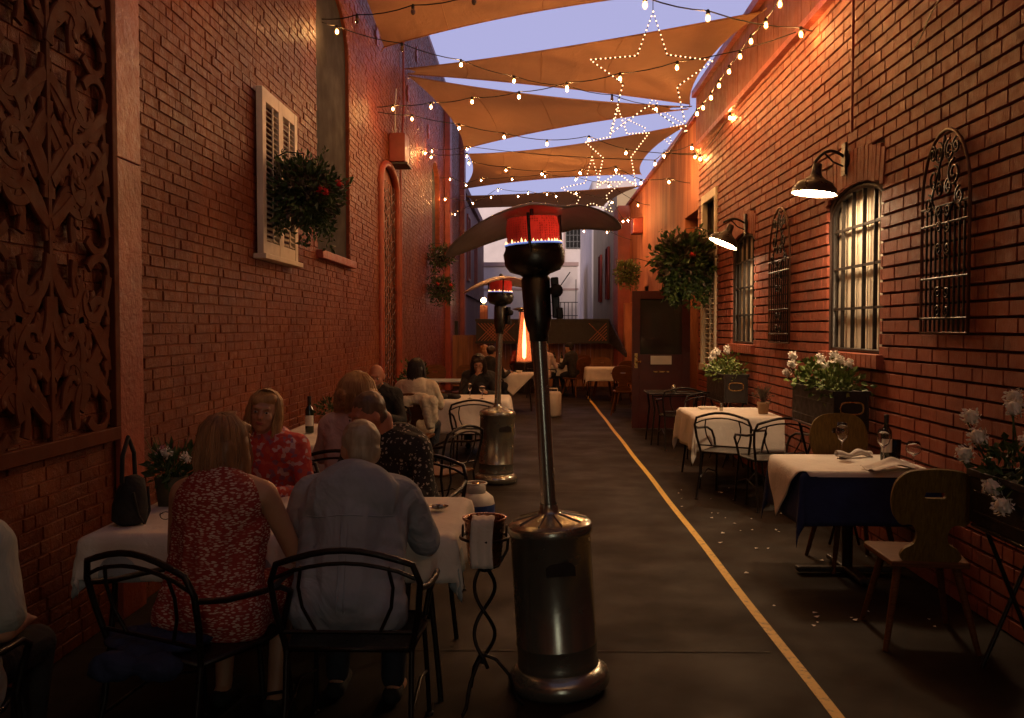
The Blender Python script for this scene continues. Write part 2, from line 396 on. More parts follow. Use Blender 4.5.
def bricks(mb,xf,ind,y0,y1,z0,z1,course,blen,jh,jv,proud,blocks,jit,seed,keep=1.0):
    rnd=random.Random(seed);row=0;z=z0
    while z<z1-course*.5:
        zm=z+course/2;iv=[]
        for b in blocks:
            r=b(zm)
            if r:iv.append(r)
        y=y0-(blen/2 if row%2 else 0)+rnd.uniform(-.01,.01)*3
        while y<y1:
            L=blen*(1+rnd.uniform(-.02,.02))
            if rnd.random()<.10:L=blen*.5
            segs=[(max(y,y0),min(y+L-jv,y1))]
            for(a,b)in iv:
                ns=[]
                for(s,e)in segs:
                    if e<=a or s>=b:ns.append((s,e));continue
                    if s<a:ns.append((s,a))
                    if e>b:ns.append((b,e))
                segs=ns
            mb.cur=rnd.choices((0,1,2),(.66,.22,.12))[0]
            for(s,e)in segs:
                if e-s<.02:continue
                d=proud+rnd.uniform(-jit,jit); x=xf+ind*d
                q=[rnd.uniform(-jit,jit)*.6 for _ in range(8)]
                zb=z+jh/2+q[0]*.5;zt=z+course-jh/2+q[1]*.5
                c=.0035
                V=[(xf,s,zb),(xf,e,zb),(xf,e,zt),(xf,s,zt),
                   (x,s+c,zb+c),(x,e-c,zb+c),(x,e-c,zt-c),(x,s+c,zt-c)]
                V=[(v[0]+(q[i%8]*.5 if i>3 else 0),v[1],v[2]) for i,v in enumerate(V)]
                mb.add(V,[(4,5,6,7),(0,1,5,4),(1,2,6,5),(2,3,7,6),(3,0,4,7)])
            y+=L
        z+=course;row+=1
# ---- ground
g=MB();g.add([(-60,-20,0),(60,-20,0),(60,140,0),(-60,140,0)],[(0,1,2,3)]);struct('ground',g,M['asphalt'])
g=MB()
rnd=random.Random(4)
ys=[2.0+i*.4 for i in range(52)]
for i in range(len(ys)-1):
    a=1.285+.004*math.sin(ys[i]*2);b=1.285+.004*math.sin(ys[i+1]*2)
    g.add([(a-.027,ys[i],.004),(a+.027,ys[i],.004),(b+.027,ys[i+1],.004),(b-.027,ys[i+1],.004)],[(0,1,2,3)])
struct('yellow_line',g,M['yellow'])
g=MB()
for Yj in(4.63,9.2,15.):g.add([(-2.3,Yj,.003),(1.2,Yj+.02,.003),(1.2,Yj+.035,.003),(-2.3,Yj+.015,.003)],[(0,1,2,3)])
struct('pavement_joint',g,M['dark'])
# ---- left brick building
bl=thing('brick_building','tall red painted brick building lining the left side of the alley with hanging plants','building',(0,0,0))
H1=arch_poly(10.0,11.75,2.5,5.0,5.65);H2=arch_poly(14.05,15.7,.35,3.9,4.25);H3=arch_poly(21.3,23.0,3.5,5.1,5.6)
w=MB();wall_plate(w,LX-.012,-1,-4,30,-.2,8.1,[H1,H2,H3]);ob('mortar_wall',w,M['lmortar'],bl)
w=MB()
bricks(w,LX-.012,1,1.0,30,0,8.1,.070,.205,.007,.006,.007,[arch_block(10.0,11.75,2.5,5.0,5.65,.005),arch_block(14.05,15.7,.35,3.9,4.25,.10),arch_block(21.3,23.0,3.5,5.1,5.6,.005),
   lambda z:(5.07,5.42)],.0045,11)
ob('brickwork',w,[M['lbrick'],M['lbrick2'],M['lbrick3']],bl)
w=MB();w.bb(LX-.37,LX+.0,-4,30,8.1,8.2);ob('coping',w,M['trim'],bl)
# old wall anchor plates on the upper wall
for i,(yy,zz) in enumerate([(13.8,6.0),(17.2,6.0),(20.5,6.0),(24,6.2),(13.8,7.2),(18.5,7.1)]):
    w=MB();w.box((LX+.012,yy,zz),(.02,.10,.30));w.box((LX+.014,yy,zz),(.02,.26,.09));ob('anchor_plate',w,M['trim'],bl)
# the painted wooden post beside the carved panel
w=MB();
for z0,z1 in((0,2.6),(2.605,5.2)):w.bb(LX,LX+.035,5.09,5.40,z0,z1)
ob('trim_board',w,M['trim'],bl,bev=.006)
# window 1: deep, closed with a grey panel
def recess(name,poly,xf,outd,depth,mat,parent):
    w=MB();Mx=Matrix(((0,0,outd),(1,0,0),(0,1,0)));w.prism([poly],.03,Mx,(xf+outd*depth,0,0));return ob(name,w,mat,parent)
def sill(parent,xf,ind,y0,y1,z,mat,p=.07,h=.09):
    w=MB();w.bb(xf-ind*.1,xf+ind*p,y0-.06,y1+.06,z-h,z);return ob('sill',w,mat,parent,bev=.006)
w1=recess('window',H1,LX,-1,.05,M['grey'],bl);sill(w1,LX,1,10.0,11.75,2.5,M['trim'])
w3=recess('window',H3,LX,-1,.12,M['grey'],bl);sill(w3,LX,1,21.3,23.0,3.5,M['trim'])
w2=recess('boarded_doorway',H2,LX,-1,.06,M['wood_trim'],bl)
fr=MB();fr.tube([(LX+.012,y,z) for y,z in arch_poly(14.02,15.73,.05,3.9,4.27,12)[1:]+[(14.02,.05)]],.055,8);ob('frame',fr,M['trim'],w2)
fr=MB()
for k in range(9):
    yy=14.1+k*.19
    fr.tube([(LX-.02,yy,.4),(LX-.02,yy,4.0)],.008,5)
rn=random.Random(3)
for k in range(26):
    zz=.6+k*.13
    fr.tube([(LX-.01,14.1+j*.19+(.09 if k%2 else 0),zz+.06*math.sin(j*2.1+k)) for j in range(9)],.008,5)
ob('trellis',fr,M['rust'],w2)
w=MB();
for yy in(24.6,29.6):w.bb(LX,LX+.14,yy-.3,yy+.3,0,8.0)
ob('pilaster',w,M['redpost'],bl)
w=MB();w.tube([(LX+.05,15.9,.05),(LX+.05,15.9,4.5),(LX+.05,16.3,5.5),(LX+.05,16.3,7.8)],.022,6);ob('downpipe',w,M['trim'],bl)
# speaker-like red box on wall
rb=thing('wall_box','red metal box fixed high on the left wall above the arched boarded doorway','box',(LX,15.2,4.35))
w=MB();w.box((.13,0,.23),(.26,.5,.46));ob('housing',w,M['redbox'],rb,bev=.012)
w=MB();w.box((.15,0,-.03),(.30,.54,.03));ob('bracket',w,M['black'],rb)
w=MB();w.tube([(.05,.1,.46),(.05,.12,1.0),(.04,.3,1.3)],.012,6);ob('conduit',w,M['cream'],rb)
# ---- left far building
b2=thing('mauve_building','dull mauve rendered building with tall dark windows past the left brick wall','building',(0,0,0))
w=MB();w.bb(-3.4,-2.62,30,48,0,6.9);ob('wall',w,M['mauve'],b2)
w=MB();w.bb(-2.62,-2.50,30.2,48,2.9,3.1);w.bb(-2.62,-2.48,30.2,48,6.6,6.9)
ob('cornice',w,M['mauve'],b2)
for yy in(32,36,40.5):
    w=MB();w.bb(-2.64,-2.6,yy,yy+1.1,3.7,5.9);x=ob('window',w,M['wglass'],b2)
    w=MB()
    for a,b,c,d in((yy-.1,yy,3.6,6),(yy+1.1,yy+1.2,3.6,6),(yy-.1,yy+1.2,6,6.1),(yy-.1,yy+1.2,3.5,3.6)):w.bb(-2.63,-2.55,a,b,c,d)
    ob('frame',w,M['redpost'],x)
# ---- right brick building
br=thing('brick_building','red brick building on the right with arched barred windows and a plank fascia','building',(0,0,0))
WA=(6.86,8.09,1.45,2.60,2.80);WB=(10.76,11.97,1.45,2.60,2.80);WC=(13.0,13.95,1.15,3.5,3.5)
holes=[arch_poly(*WA),arch_poly(*WB),[(13.0,1.15),(13.95,1.15),(13.95,3.5),(13.0,3.5)]]
w=MB();wall_plate(w,RX+.02,1,-4,14.4,-.2,5.27,holes);ob('mortar_wall',w,M['rmortar'],br)
def archring(W,t):return lambda z:((W[0]-.06*((z-W[3])/.4) if z>W[3] else W[0]),(W[1]+.06*((z-W[3])/.4) if z>W[3] else W[1])) if W[2]-.11<z<W[4]+.25 else None
w=MB();bricks(w,RX+.02,-1,1.5,14.4,0,4.50,.095,.236,.0135,.009,.021,[archring(WA,0),archring(WB,0),lambda z:(13.0,13.95) if 1.12<z<3.53 else None],.0025,5)
ob('brickwork',w,[M['rbrick'],M['rbrick2'],M['rbrick3']],br)
# fascia of vertical planks
w=MB();y=-4
rn=random.Random(8)
while y<14.4:
    d=rn.uniform(0,.006);w.bb(RX-.045-d,RX+.1,y,min(y+.093,14.4),4.485,5.20);y+=.10
w.bb(RX-.03,RX+.1,-4,14.4,4.49,5.20)
ob('fascia',w,M['fascia'],br)
w=MB();w.bb(RX-.12,RX+.4,-4,14.4,5.20,5.30);w.bb(RX-.075,RX+.1,-4,14.4,4.42,4.484);ob('roof_edge',w,M['trim'],br)
def rwindow(W):
    y0,y1,z0,zs,zt=W;yc=(y0+y1)/2;hw=(y1-y0)/2
    # soldier arch
    a=MB();n=17;R=1.35
    for k in range(n):
        t=-1+2*(k+.5)/n; yy=yc+t*(hw+.05); zb=zs+(zt-zs)*math.sqrt(max(0,1-(t*.97)**2))+.004
        lean=t*.16; M3=Matrix.Rotation(-lean,3,'X')
        zc=zb+.165+ (0.02 if abs(t)>.8 else 0)
        a.box((RX+.006,yy+t*.02,zc-.03),(.030+.003*(k%3),2*hw/n*1.04,.27),M3)
    ob('brick_arch',a,M['rbrick'],br,bev=.004)
    s=MB()
    m=13
    for k in range(m):
        L=(y1-y0+.16)/m;s.box((RX-.0,y0-.08+L*(k+.5),z0-.05),(.10,L-.008,.105))
    ob('sill',s,M['rbrick'],br,bev=.004)
    # window: pane with vertical blind slats behind, mullion grid in front
    pw=MB();Mx=Matrix(((0,0,1),(1,0,0),(0,1,0)));pw.prism([arch_poly(y0,y1,z0,zs,zt)],.02,Mx,(RX+.13,0,0));win=ob('window',pw,M['dark'],br)
    v=MB();k=0
    yy=y0+.03
    while yy<y1-.04:
        t=(yy-yc)/hw; top=zs+(zt-zs)*math.sqrt(max(0,1-t*t))-.02
        v.box((RX+.105,yy+.058,(z0+.03+top)/2),(.012,.118,top-z0-.04),rz=rad(-3));yy+=.125
    ob('blind',v,M['blind'],win)
    f=MB();x=RX+.055
    f.tube([(x,y,z) for y,z in arch_poly(y0+.025,y1-.025,z0+.02,zs,zt-.02)],.026,6,True)
    ob('frame',f,M['black'],win)
    f=MB()
    for q in(1,2,3,4):
        yy=y0+(y1-y0)*q/5;t=(yy-yc)/hw;top=zs+(zt-zs)*math.sqrt(1-t*t)
        f.box((x,yy,(z0+top)/2),(.03,.015,top-z0-.01))
    for zz in(.36,.70,1.02):f.box((x+.003,yc,z0+zz),(.027,y1-y0-.02,.02))
    ob('window_bars',f,M['black'],win)
rwindow(WA);rwindow(WB)
# tall white framed shuttered window
pw=MB();pw.bb(RX+.10,RX+.13,13.0,13.95,1.15,3.5);wc=ob('shuttered_window',pw,M['dark'],br)
f=MB()
for a,b,c,d in((12.93,13.03,1.1,3.6),(13.92,14.02,1.1,3.6)):f.bb(RX-.03,RX+.05,a,b,c,d)
f.bb(RX-.032,RX+.05,12.93,14.02,3.5,3.62);f.bb(RX-.05,RX+.05,12.93,14.02,1.02,1.12)
ob('frame',f,M['cream'],wc,bev=.004)
f=MB();
for k in range(24):f.box((RX+.035,13.47,1.2+k*.072),(.045,.86,.012),Matrix.Rotation(rad(35),3,'Y'))
for y in(13.06,13.47,13.89):f.bb(RX+.0,RX+.055,y-.03,y+.03,1.13,2.95)
f.bb(RX+.0,RX+.052,13.03,13.92,2.92,2.99)
ob('louvre',f,M['cream'],wc)
w=MB();w.tube([(RX-.03,7.42,3.2),(RX-.03,7.42,4.45)],.012,6);ob('conduit',w,M['trim'],br)
w=MB();w.tube([(RX-.03,5.6+k*.08,3.65+.08*math.sin(k*.55)-.01*k) for k in range(9)],.004,5);ob('loose_wire',w,M['cream'],br)
# ---- right stucco building
bs=thing('stucco_building','streaky orange stucco building past the right brick wall with a dark doorway','building',(0,0,0))
dw=[(14.45,0),(15.7,0),(15.7,3.5),(14.45,3.5)];wa=[(17.2,1.5),(18.2,1.5),(18.2,2.72),(17.2,2.72)];wb=[(20.6,1.5),(21.4,1.5),(21.4,2.6),(20.6,2.6)]
w=MB();wall_plate(w,RX,1,14.4,26,-.0,4.92,[[(14.45,.001),(15.7,.001),(15.7,3.5),(14.45,3.5)],wa,wb],.4);ob('wall',w,M['stucco'],bs)
w=MB();w.bb(RX+.3,RX+.34,14.4,15.8,0,3.6);ob('doorway',w,M['dark'],bs)
for q in(wa,wb):
    w=MB();w.bb(RX+.12,RX+.15,q[0][0],q[1][0],q[0][1],q[2][1]);x=ob('window',w,M['wglass'],bs)
    w=MB();w.tube([(RX+.06,a,b) for a,b in q],.035,4,True);ob('frame',w,M['darkwood'],x)
w=MB();w.bb(RX-.06,RX+.45,14.4,26,4.92,5.0);ob('roof_edge',w,M['trim'],bs)
w=MB();w.bb(RX-.32,RX-.0,24.6,26.0,0,4.9);ob('pilaster',w,M['redpost'],bs)
w=MB();w.bb(RX-.2,RX-.0,23.9,24.3,0,2.3);ob('side_post',w,M['stucco'],bs)
w=MB();w.box((RX-.12,21.9,4.05),(.24,.5,.36));x=ob('vent_box',w,M['redbox'],bs,bev=.02)
# open door, standing square to the wall
d=thing('open_door','dark red door with glass panel and small white notice standing open on the right','door',(RX-.02,15.0,0),rad(181))
w=MB();
for a,b,c,e in((0,.13,.02,2.25),(.81,.94,.02,2.25),(.13,.81,2.12,2.25),(.13,.81,.02,1.22)):w.bb(a,b,-.022,.022,c,e)
ob('door_leaf',w,M['reddoor'],d,bev=.004)
w=MB();w.bb(.13,.81,-.008,.008,1.22,2.12);ob('glass_pane',w,M['wglass'],d)
w=MB();w.bb(.30,.64,.0225,.028,1.06,1.20);s=ob('notice',w,M['label_paper'],d)
w=MB();w.bb(.34,.60,.0225,.034,.93,.95);ob('letter_slot',w,M['brass'],d)
w=MB();w.bb(.85,.90,.0225,.03,1.0,1.24);w.tube([(.875,.03,1.1),(.875,.07,1.1),(.80,.07,1.1)],.012,6);ob('handle',w,M['brass'],d)
# ---- end of the alley
fe=thing('plank_fence','orange brown plank fence across the end of the alley under a dark lattice','fence',(0,26,0))
w=MB();x=-2.3;rn=random.Random(2)
while x<2.2:
    w.bb(x,x+.145,-.01-rn.uniform(0,.01),.02,0,1.45);x+=.15
ob('planks',w,M['planks'],fe)
for x in(-2.2,-.9,.5,2.05):
    w=MB();w.bb(x-.05,x+.05,.021,.12,0,1.85);ob('post',w,M['darkwood'],fe)
ht=thing('lattice_canopy','dark lattice canopy with a sloping side above the plank fence','canopy',(0,25.4,0))
w=MB();w.bb(-1.6,2.06,-.02,.02,1.27,1.86);w.bb(-1.62,2.08,-.05,.05,1.83,1.9);w.bb(-1.62,2.08,-.045,.045,1.22,1.28);w.bb(-1.6,2.06,.0,.58,1.86,1.89)
ob('panel',w,M['darkwood'],ht)
lat=[MB(),MB()]
for k in range(40):
    x=-1.55+k*.09
    if x<1.5 and x>-1.0:continue
    w=lat[x>0]
    w.beam((x,-.035,1.30),(min(x+.48,2.0),-.035,1.30+min(.48,2.0-x)),.012,.018);w.beam((x+.48 if x+.48<2 else 2,-.055,1.30),(x,-.055,1.30+min(.48,2-x)),.012,.018)
ob('lattice',lat[0],M['wood_trim'],ht);ob('lattice',lat[1],M['wood_trim'],ht)
w=MB();w.add([(2.06,0,1.88),(2.06,.0,1.25),(2.2,-3.2,.95),(2.2,-3.2,1.05)],[(0,1,2,3)]);ob('side_panel',w,M['darkwood'],ht,solid=.04)
b3=thing('white_building','tall pale building with a gridded window closing the far end','building',(0,0,0))
w=MB();w.bb(-6,3.8,60,64,0,10.2);ob('wall',w,M['stonewhite'],b3)
p0=at(566,248,59.9);p1=at(581,229,59.9)
w=MB();w.bb(p0.x,p1.x,59.9,59.99,p0.z,p1.z);wn=ob('window',w,M['grey'],b3)
w=MB()
for k in range(5):w.bb(p0.x+(p1.x-p0.x)*k/4-.03,p0.x+(p1.x-p0.x)*k/4+.03,59.8,59.9,p0.z,p1.z)
for k in range(4):w.bb(p0.x,p1.x,59.79,59.89,p0.z+(p1.z-p0.z)*k/3-.03,p0.z+(p1.z-p0.z)*k/3+.03)
ob('window_bars',w,M['black'],wn)
w=MB();w.bb(-6,3.8,59.85,60,8.35,8.55);w.bb(1.9,2.0,59.8,60,3,8.35);ob('cornice',w,M['stonepink'],b3)
b4=thing('lavender_building','low lavender grey building with ledges and a metal stair','building',(0,0,0))
w=MB();w.bb(-3.2,2.35,50,54,0,5.2);ob('wall',w,M['stonewhite'],b4)
w=MB();w.bb(-3.2,2.4,49.8,50,5.0,5.2);w.bb(-3.2,2.4,49.9,50,3.7,3.8);ob('ledge',w,M['stonepink'],b4)
w=MB()
for k in range(6):w.tube([(1.2+k*.2,48.5,1.2),(1.2+k*.2,48.5,4.2 if k==5 else 3.0)],.02,5)
for z in(3.0,2.3,1.6):w.tube([(.2,48.5,z),(2.3,48.5,z)],.02,5)
w.tube([(.3,48.7,3.2),(1.2,48.7,3.6),(1.9,48.7,4.6)],.03,5)
ob('stair_rail',w,M['black'],b4)
b5=thing('pale_building','pale cream wall with hanging cables standing behind the stucco building','building',(0,0,0))
w=MB();pr=[(2.9,58)]
for k in range(7):
    a=PI+PI/2*k/6;pr.append((2.9+.35+.35*math.cos(a),46.4+.35+.35*math.sin(a)))
pr+= [(5,46.4),(5,58)]
w.prism([pr],9.0);ob('wall',w,M['stonewhite'],b5)
w=MB();w.tube([(3.4,46.3,6.5),(3.3,46.3,5.4),(3.5,46.3,4.6),(3.35,46.3,3.4),(3.4,46.3,1.0)],.04,5)
for k in range(5):w.tube([(3.4+.15*math.cos(a)+.05*k,46.25,5-.1*k+.2*math.sin(a)) for a in [j*.7 for j in range(9)]],.02,4)
ob('cable',w,M['wire'],b5)
b6=thing('ochre_building','ochre lit building with narrow dark windows beyond the right side fence','building',(0,0,0))
w=MB();w.bb(2.95,6,33,46,0,6.6);ob('wall',w,M['olive'],b6)
for yy in(36,40):
    w=MB();w.bb(2.9,2.96,yy,yy+1,2.8,4.8);x=ob('window',w,M['wglass'],b6)
    w=MB();w.tube([(2.9,yy,2.8),(2.9,yy+1,2.8),(2.9,yy+1,4.8),(2.9,yy,4.8)],.06,4,True);ob('frame',w,M['redpost'],x)
# ---- shutter on left wall
sh=thing('window_shutter','cream louvred double shutter fixed to the left brick wall behind the flower basket','shutter',(LX,0,0))
w=MB();y0,y1,z0,z1=7.72,8.86,2.28,3.68;x0,x1=.02,.075
for a,b in((y0,y0+.1),(y1-.1,y1),((y0+y1)/2-.07,(y0+y1)/2+.07)):w.bb(x0,x1,a,b,z0,z1)
w.bb(x0,x1-.002,y0+.1,y1-.1,z1-.11,z1);w.bb(x0,x1-.002,y0+.1,y1-.1,z0,z0+.11)
ob('shutter_frame',w,M['cream'],sh,bev=.004)
w=MB()
for a,b in((y0+.1,(y0+y1)/2-.07),((y0+y1)/2+.07,y1-.1)):
    k=0
    while z0+.14+k*.048<z1-.12:
        w.box((.045,(a+b)/2,z0+.14+k*.048),(.055,b-a-.004,.009),Matrix.Rotation(rad(40),3,'Y'));k+=1
    w.bb(.070,.078,(a+b)/2-.012,(a+b)/2+.012,z0+.12,z1-.12)
ob('louvre',w,M['cream'],sh)
w=MB();w.bb(.0,.11,y0-.05,y1+.05,z0-.045,z0-.002);ob('sill',w,M['cream'],sh,bev=.004)
# ---- carved panel
cp=thing('carved_panel','large carved openwork scroll panel hanging on the left brick wall','panel',(LX,0,0))
PY0,PY1,PZ0,PZ1=3.67,5.06,1.03,4.6
w=MB();t0,t1=.012,.042
w.bb(t0,t1+.01,PY0,PY1,PZ0,PZ0+.075);w.bb(t0,t1+.01,PY0,PY1,PZ1-.075,PZ1);w.bb(t0,t1+.01,PY0,PY0+.06,PZ0+.075,PZ1-.075);w.bb(t0,t1+.01,PY1-.06,PY1,PZ0+.075,PZ1-.075)
ob('frame',w,M['carved'],cp,bev=.006)
def ribbon(mb,pts,ws,x0,x1):
    n=len(pts);vs=[];fs=[]
    for i,(y,z) in enumerate(pts):
        a=pts[min(i+1,n-1)];b=pts[max(i-1,0)];ty,tz=a[0]-b[0],a[1]-b[1];L=math.hypot(ty,tz) or 1;ny,nz=-tz/L,ty/L;h=ws[i]
        vs+=[(x0,y-ny*h,z-nz*h),(x1-.005,y-ny*h,z-nz*h),(x1,y-ny*h*.82,z-nz*h*.82),(x1,y+ny*h*.82,z+nz*h*.82),(x1-.005,y+ny*h,z+nz*h),(x0,y+ny*h,z+nz*h)]
    for i in range(n-1):
        for k in range(5):
            a=i*6+k;fs.append((a,a+6,a+7,a+1))
    fs.append(tuple(range(6)));fs.append(tuple(range((n-1)*6,n*6)))
    mb.add(vs,fs)
w=MB();rn=random.Random(21);cy=(PY0+PY1)/2;hw=(PY1-PY0)/2-.05;cnt=0
def scroll(y,z,ang,L,k0,k1,w0):
    global cnt
    n=26;pts=[];ws=[];h=ang;py,pz=y,z
    for i in range(n+1):
        t=i/n;pts.append((py,pz));ws.append(w0*1.75*(1-.5*t)+(.010 if t>.9 else 0));h+=(k0+(k1-k0)*t*t)*L/n
        py+=math.cos(h)*L/n;pz+=math.sin(h)*L/n
    ok=[p for p in pts if 0<=p[0]<=hw+.02 and PZ0+.03<p[1]<PZ1-.03]
    if len(ok)<n*.8:return
    for s in(1,-1):
        dx=(cnt%23)*.0006;cnt+=1
        ribbon(w,[(cy+s*min(max(p[0],0),hw+.02),min(max(p[1],PZ0+.03),PZ1-.03)) for p in pts],ws,t0+dx,t1-.012+dx)
        e=pts[-1];w.lathe([(0,t1-.0117+dx),(.018,t1-.0117+dx),(.024,t1-.016+dx),(.024,t0+dx)],10,(0,cy+s*e[0],e[1]),Matrix(((0,0,1),(1,0,0),(0,1,0))))
SC=.80;base=[(.01,0,80,.62,-1.5,-16,.024),(.01,.02,60,.50,3.2,15,.022),(.02,.1,25,.66,1.5,-13,.022),(.30,.02,110,.50,-3,-15,.020),(.34,.12,60,.52,3,14,.020),
 (.12,.16,95,.3,-4,-18,.016),(.46,.05,-50,.40,4,16,.018),(.2,.25,-40,.42,3,17,.018),(.36,.2,20,.34,6,18,.016),(.05,.28,140,.3,5,16,.015)]
for row in range(8):
    z=PZ0+.10+row*.47;fl=row%2
    for bi,(y,dz,an,L,k0,k1,w0)in enumerate(base):
        y*=SC;dz*=SC;L*=SC;k0/=SC;k1/=SC;w0*=.95;g_=-1 if fl else 1;z_=z+.40 if fl else z
        scroll(y,z_+g_*dz,g_*rad(an),L,g_*k0,g_*k1,w0)
        if bi%2==0:scroll(y+.01,z_+g_*(dz+.2),g_*rad(an+12),L*.9,g_*k0,g_*k1*1.1,w0)
        A=.60;zz=z_+g_*.07
        if bi not in(3,4,6):
            scroll(A-y,zz+g_*dz,PI-g_*rad(an),L,-g_*k0,-g_*k1,w0)
            if bi<3:scroll(A-y,zz+g_*(dz+.22),PI-g_*rad(an+8),L*.85,-g_*k0,-g_*k1,w0)
ribbon(w,[(cy,PZ0+.05+i*.2) for i in range(17)],[.018]*17,t0,t1-.002)
ob('scrollwork',w,M['carved'],cp)
# ---- iron grilles on right wall
def grille(label,y0,y1,z0,zt):
    t=thing('iron_grille',label,'grille',(RX-.035,0,0),group='arched iron grilles')
    yc=(y0+y1)/2;hw=(y1-y0)/2;zs=zt-hw*1.25
    w=MB();w.tube([(0,y,z) for y,z in arch_poly(y0,y1,z0,zs,zt,14)],.011,6,True);ob('frame',w,M['rust'],t)
    w=MB();
    for k in range(1,10):
        y=y0+(y1-y0)*k/10;w.tube([(.004,y,z0),(.004,y,zs-.06)],.008,5)
    for z in(z0+.09,zs-.05,zs-.16,z0+.34):w.tube([(-.004,y0,z),(-.004,y1,z)],.008,5)
    ob('bars',w,M['iron'],t)
    def sc(y,z,r,d,turn=1.6,a=0):
        pts=[]
        for i in range(22):
            q=i/21;an=a+d*q*turn*2*PI;rr=r*(1-.8*q);pts.append((-.008,y+rr*math.cos(an),z+rr*math.sin(an)))
        w=MB();w.tube(pts,.0075,5);ob('scroll',w,M['iron'],t)
    for s in(-1,1):
        for(yy,zz,r)in((.13,.12,.085),(.20,-.02,.06),(.07,.26,.07),(.15,.27,.05),(.06,.05,.05)):
            sc(yc+s*yy*hw/.31,zs+zz*hw/.31,r,s,1.6,PI/2 if s>0 else PI/2)
        for zz in(.16,.30,.62,.78,.9):sc(yc+s*.06,z0+zz*(zs-z0),.04,s,1.4)
        w=MB();w.tube([(-.006,yc+s*hw*.1,zs-.15),(-.006,yc+s*hw*.55,zs),(-.006,yc+s*hw*.2,zs+hw*.6),(-.006,yc,zs+hw*1.15)],.0075,5);ob('scroll',w,M['iron'],t)
grille('arched wrought iron grille nearest the camera on the bare right brick wall',5.40,6.05,1.62,2.86)
grille('arched wrought iron grille between the two lit barred windows',9.14,9.92,1.50,2.88)
# ---- wall lamps
def wlamp(label,y,zb,xs,zsh,tilt):
    t=thing('wall_lamp',label,'lamp',(RX,y,zb),group='gooseneck wall lamps')
    w=MB();w.lathe([(0,.03),(.05,.028),(.07,.015),(.075,0)],16,(0,0,0),Matrix(((0,0,-1),(0,1,0),(1,0,0))));w.box((-.03,0,.0),(.02,.09,.26));ob('mount',w,M['iron'],t)
    dx=xs-RX;dz=zsh-zb
    w=MB();pts=[(-.03,0,.02)]
    for k in range(13):
        u=k/12;pts.append((-.03+(dx+.03)*u,0,.02+.055*math.sin(PI*u*.95)+ (dz+.24-.02)*u**3))
    w.tube(pts,.013,8);w.tube([(-.03,0,-.06),(-.12,0,-.02),(-.2,0,.06)],.008,6);ob('arm',w,M['iron'],t)
    R=Matrix.Rotation(tilt,3,'Y')
    c=Vector((dx,0,dz))
    w=MB();w.lathe([(.0,.245),(.035,.24),(.04,.17),(.05,.14),(.085,.115),(.14,.085),(.175,.035),(.182,.0),(.186,-.002),(.18,-.006)],28,c,R);s=ob('lamp_shade',w,M['enamel'],t)
    w=MB();w.lathe([(.178,-.004),(.170,.033),(.135,.078),(.05,.11),(0,.115)],28,c,R);ob('shade_lining',w,M['white_in'],s)
    w=MB();w.lathe([(0,-.0),(.10,.001),(.165,.012)],24,c,R);ob('diffuser',w,M['lampglow'],t)
    return t
wlamp('black gooseneck lamp over the nearer barred window, shade lit below',7.59,3.02,2.28,2.745,rad(6))
wlamp('tilted gooseneck lamp over the farther barred window beside the fern',11.1,2.88,2.26,2.66,rad(24))
# ---- shade sails
def sail(name,label,corners,sag,edge,n=18,rows=10):
    # corners: bilinear patch A(left near) B(left far) C(right far) D(right near); edges curve inwards, cloth sags
    A,B,C,D=[Vector(c) for c in corners];cen=(A+B+C+D)/4;mb=MB();vs=[]
    for j in range(rows+1):
        v=j/rows
        for i in range(n+1):
            u=i/n
            p=A*(1-u)*(1-v)+D*u*(1-v)+B*(1-u)*v+C*u*v
            pin=edge*(4*u*(1-u))*(2*v-1)*-1; e2=edge*.5*(4*v*(1-v))*(2*u-1)*-1
            p=p+((B+C)/2-(A+D)/2)*pin*.5+((C+D)/2-(A+B)/2)*e2*.5
            p.z-=sag*(16*u*(1-u)*v*(1-v))**.7+.03*math.sin(u*17+v*5)*v*(1-v)*4*.5
            vs.append(p)
    W=n+1;fs=[(j*W+i,j*W+i+1,(j+1)*W+i+1,(j+1)*W+i) for j in range(rows) for i in range(n)]
    t=thing(name,label,'shade sail',(0,0,0),group='shade sails over the alley')
    mb.add(vs,fs,True);ob('cloth',mb,M['sail'],t)
    w=MB()
    for P in(A,B,C,D):
        q=P+(P-cen).normalized()*.25;q.x=max(min(q.x,RX-.05),LX+.02)
        w.tube([P,q],.008,5)
    w.tube([vs[i] for i in range(W)],.012,5);w.tube([vs[rows*W+i] for i in range(W)],.012,5)
    for fr_ in(.25,.5,.75):
        i=int(n*fr_);w.tube([vs[j*W+i]-Vector((0,0,.004)) for j in range(rows+1)],.006,4)
    ob('edge_rope',w,M['sail'],t)
sail('shade_sail','largest orange shade sail, nearest the camera at the top',[(-2.3,6.2,6.1),at(384,47,13.9),at(742,-14,11.2),(2.5,4.6,5.9)],.25,.10)
sail('shade_sail','orange shade sail whose right side ends behind the large light star',[at(405,69,16.3),at(408,74,16.9),at(690,104,15.0),at(762,12,10.3)],.0,.16)
sail('shade_sail','orange shade sail in the middle with its right end in a point',[at(408,76,17.2),at(464,149,22),at(688,109,15.3),at(686,107,15.0)],.0,.22)
sail('shade_sail','orange shade sail reaching right to the stucco roof edge, hung low behind the light stars',[at(468,154,23.5),at(462,189,28),at(641,174,21.7),at(690,124,15.2)],.0,.22)
sail('shade_sail','farthest orange shade sail, above the two heaters',[at(466,196,29),at(470,208,32),at(604,206,32),at(641,186,23.5)],.1,.15)

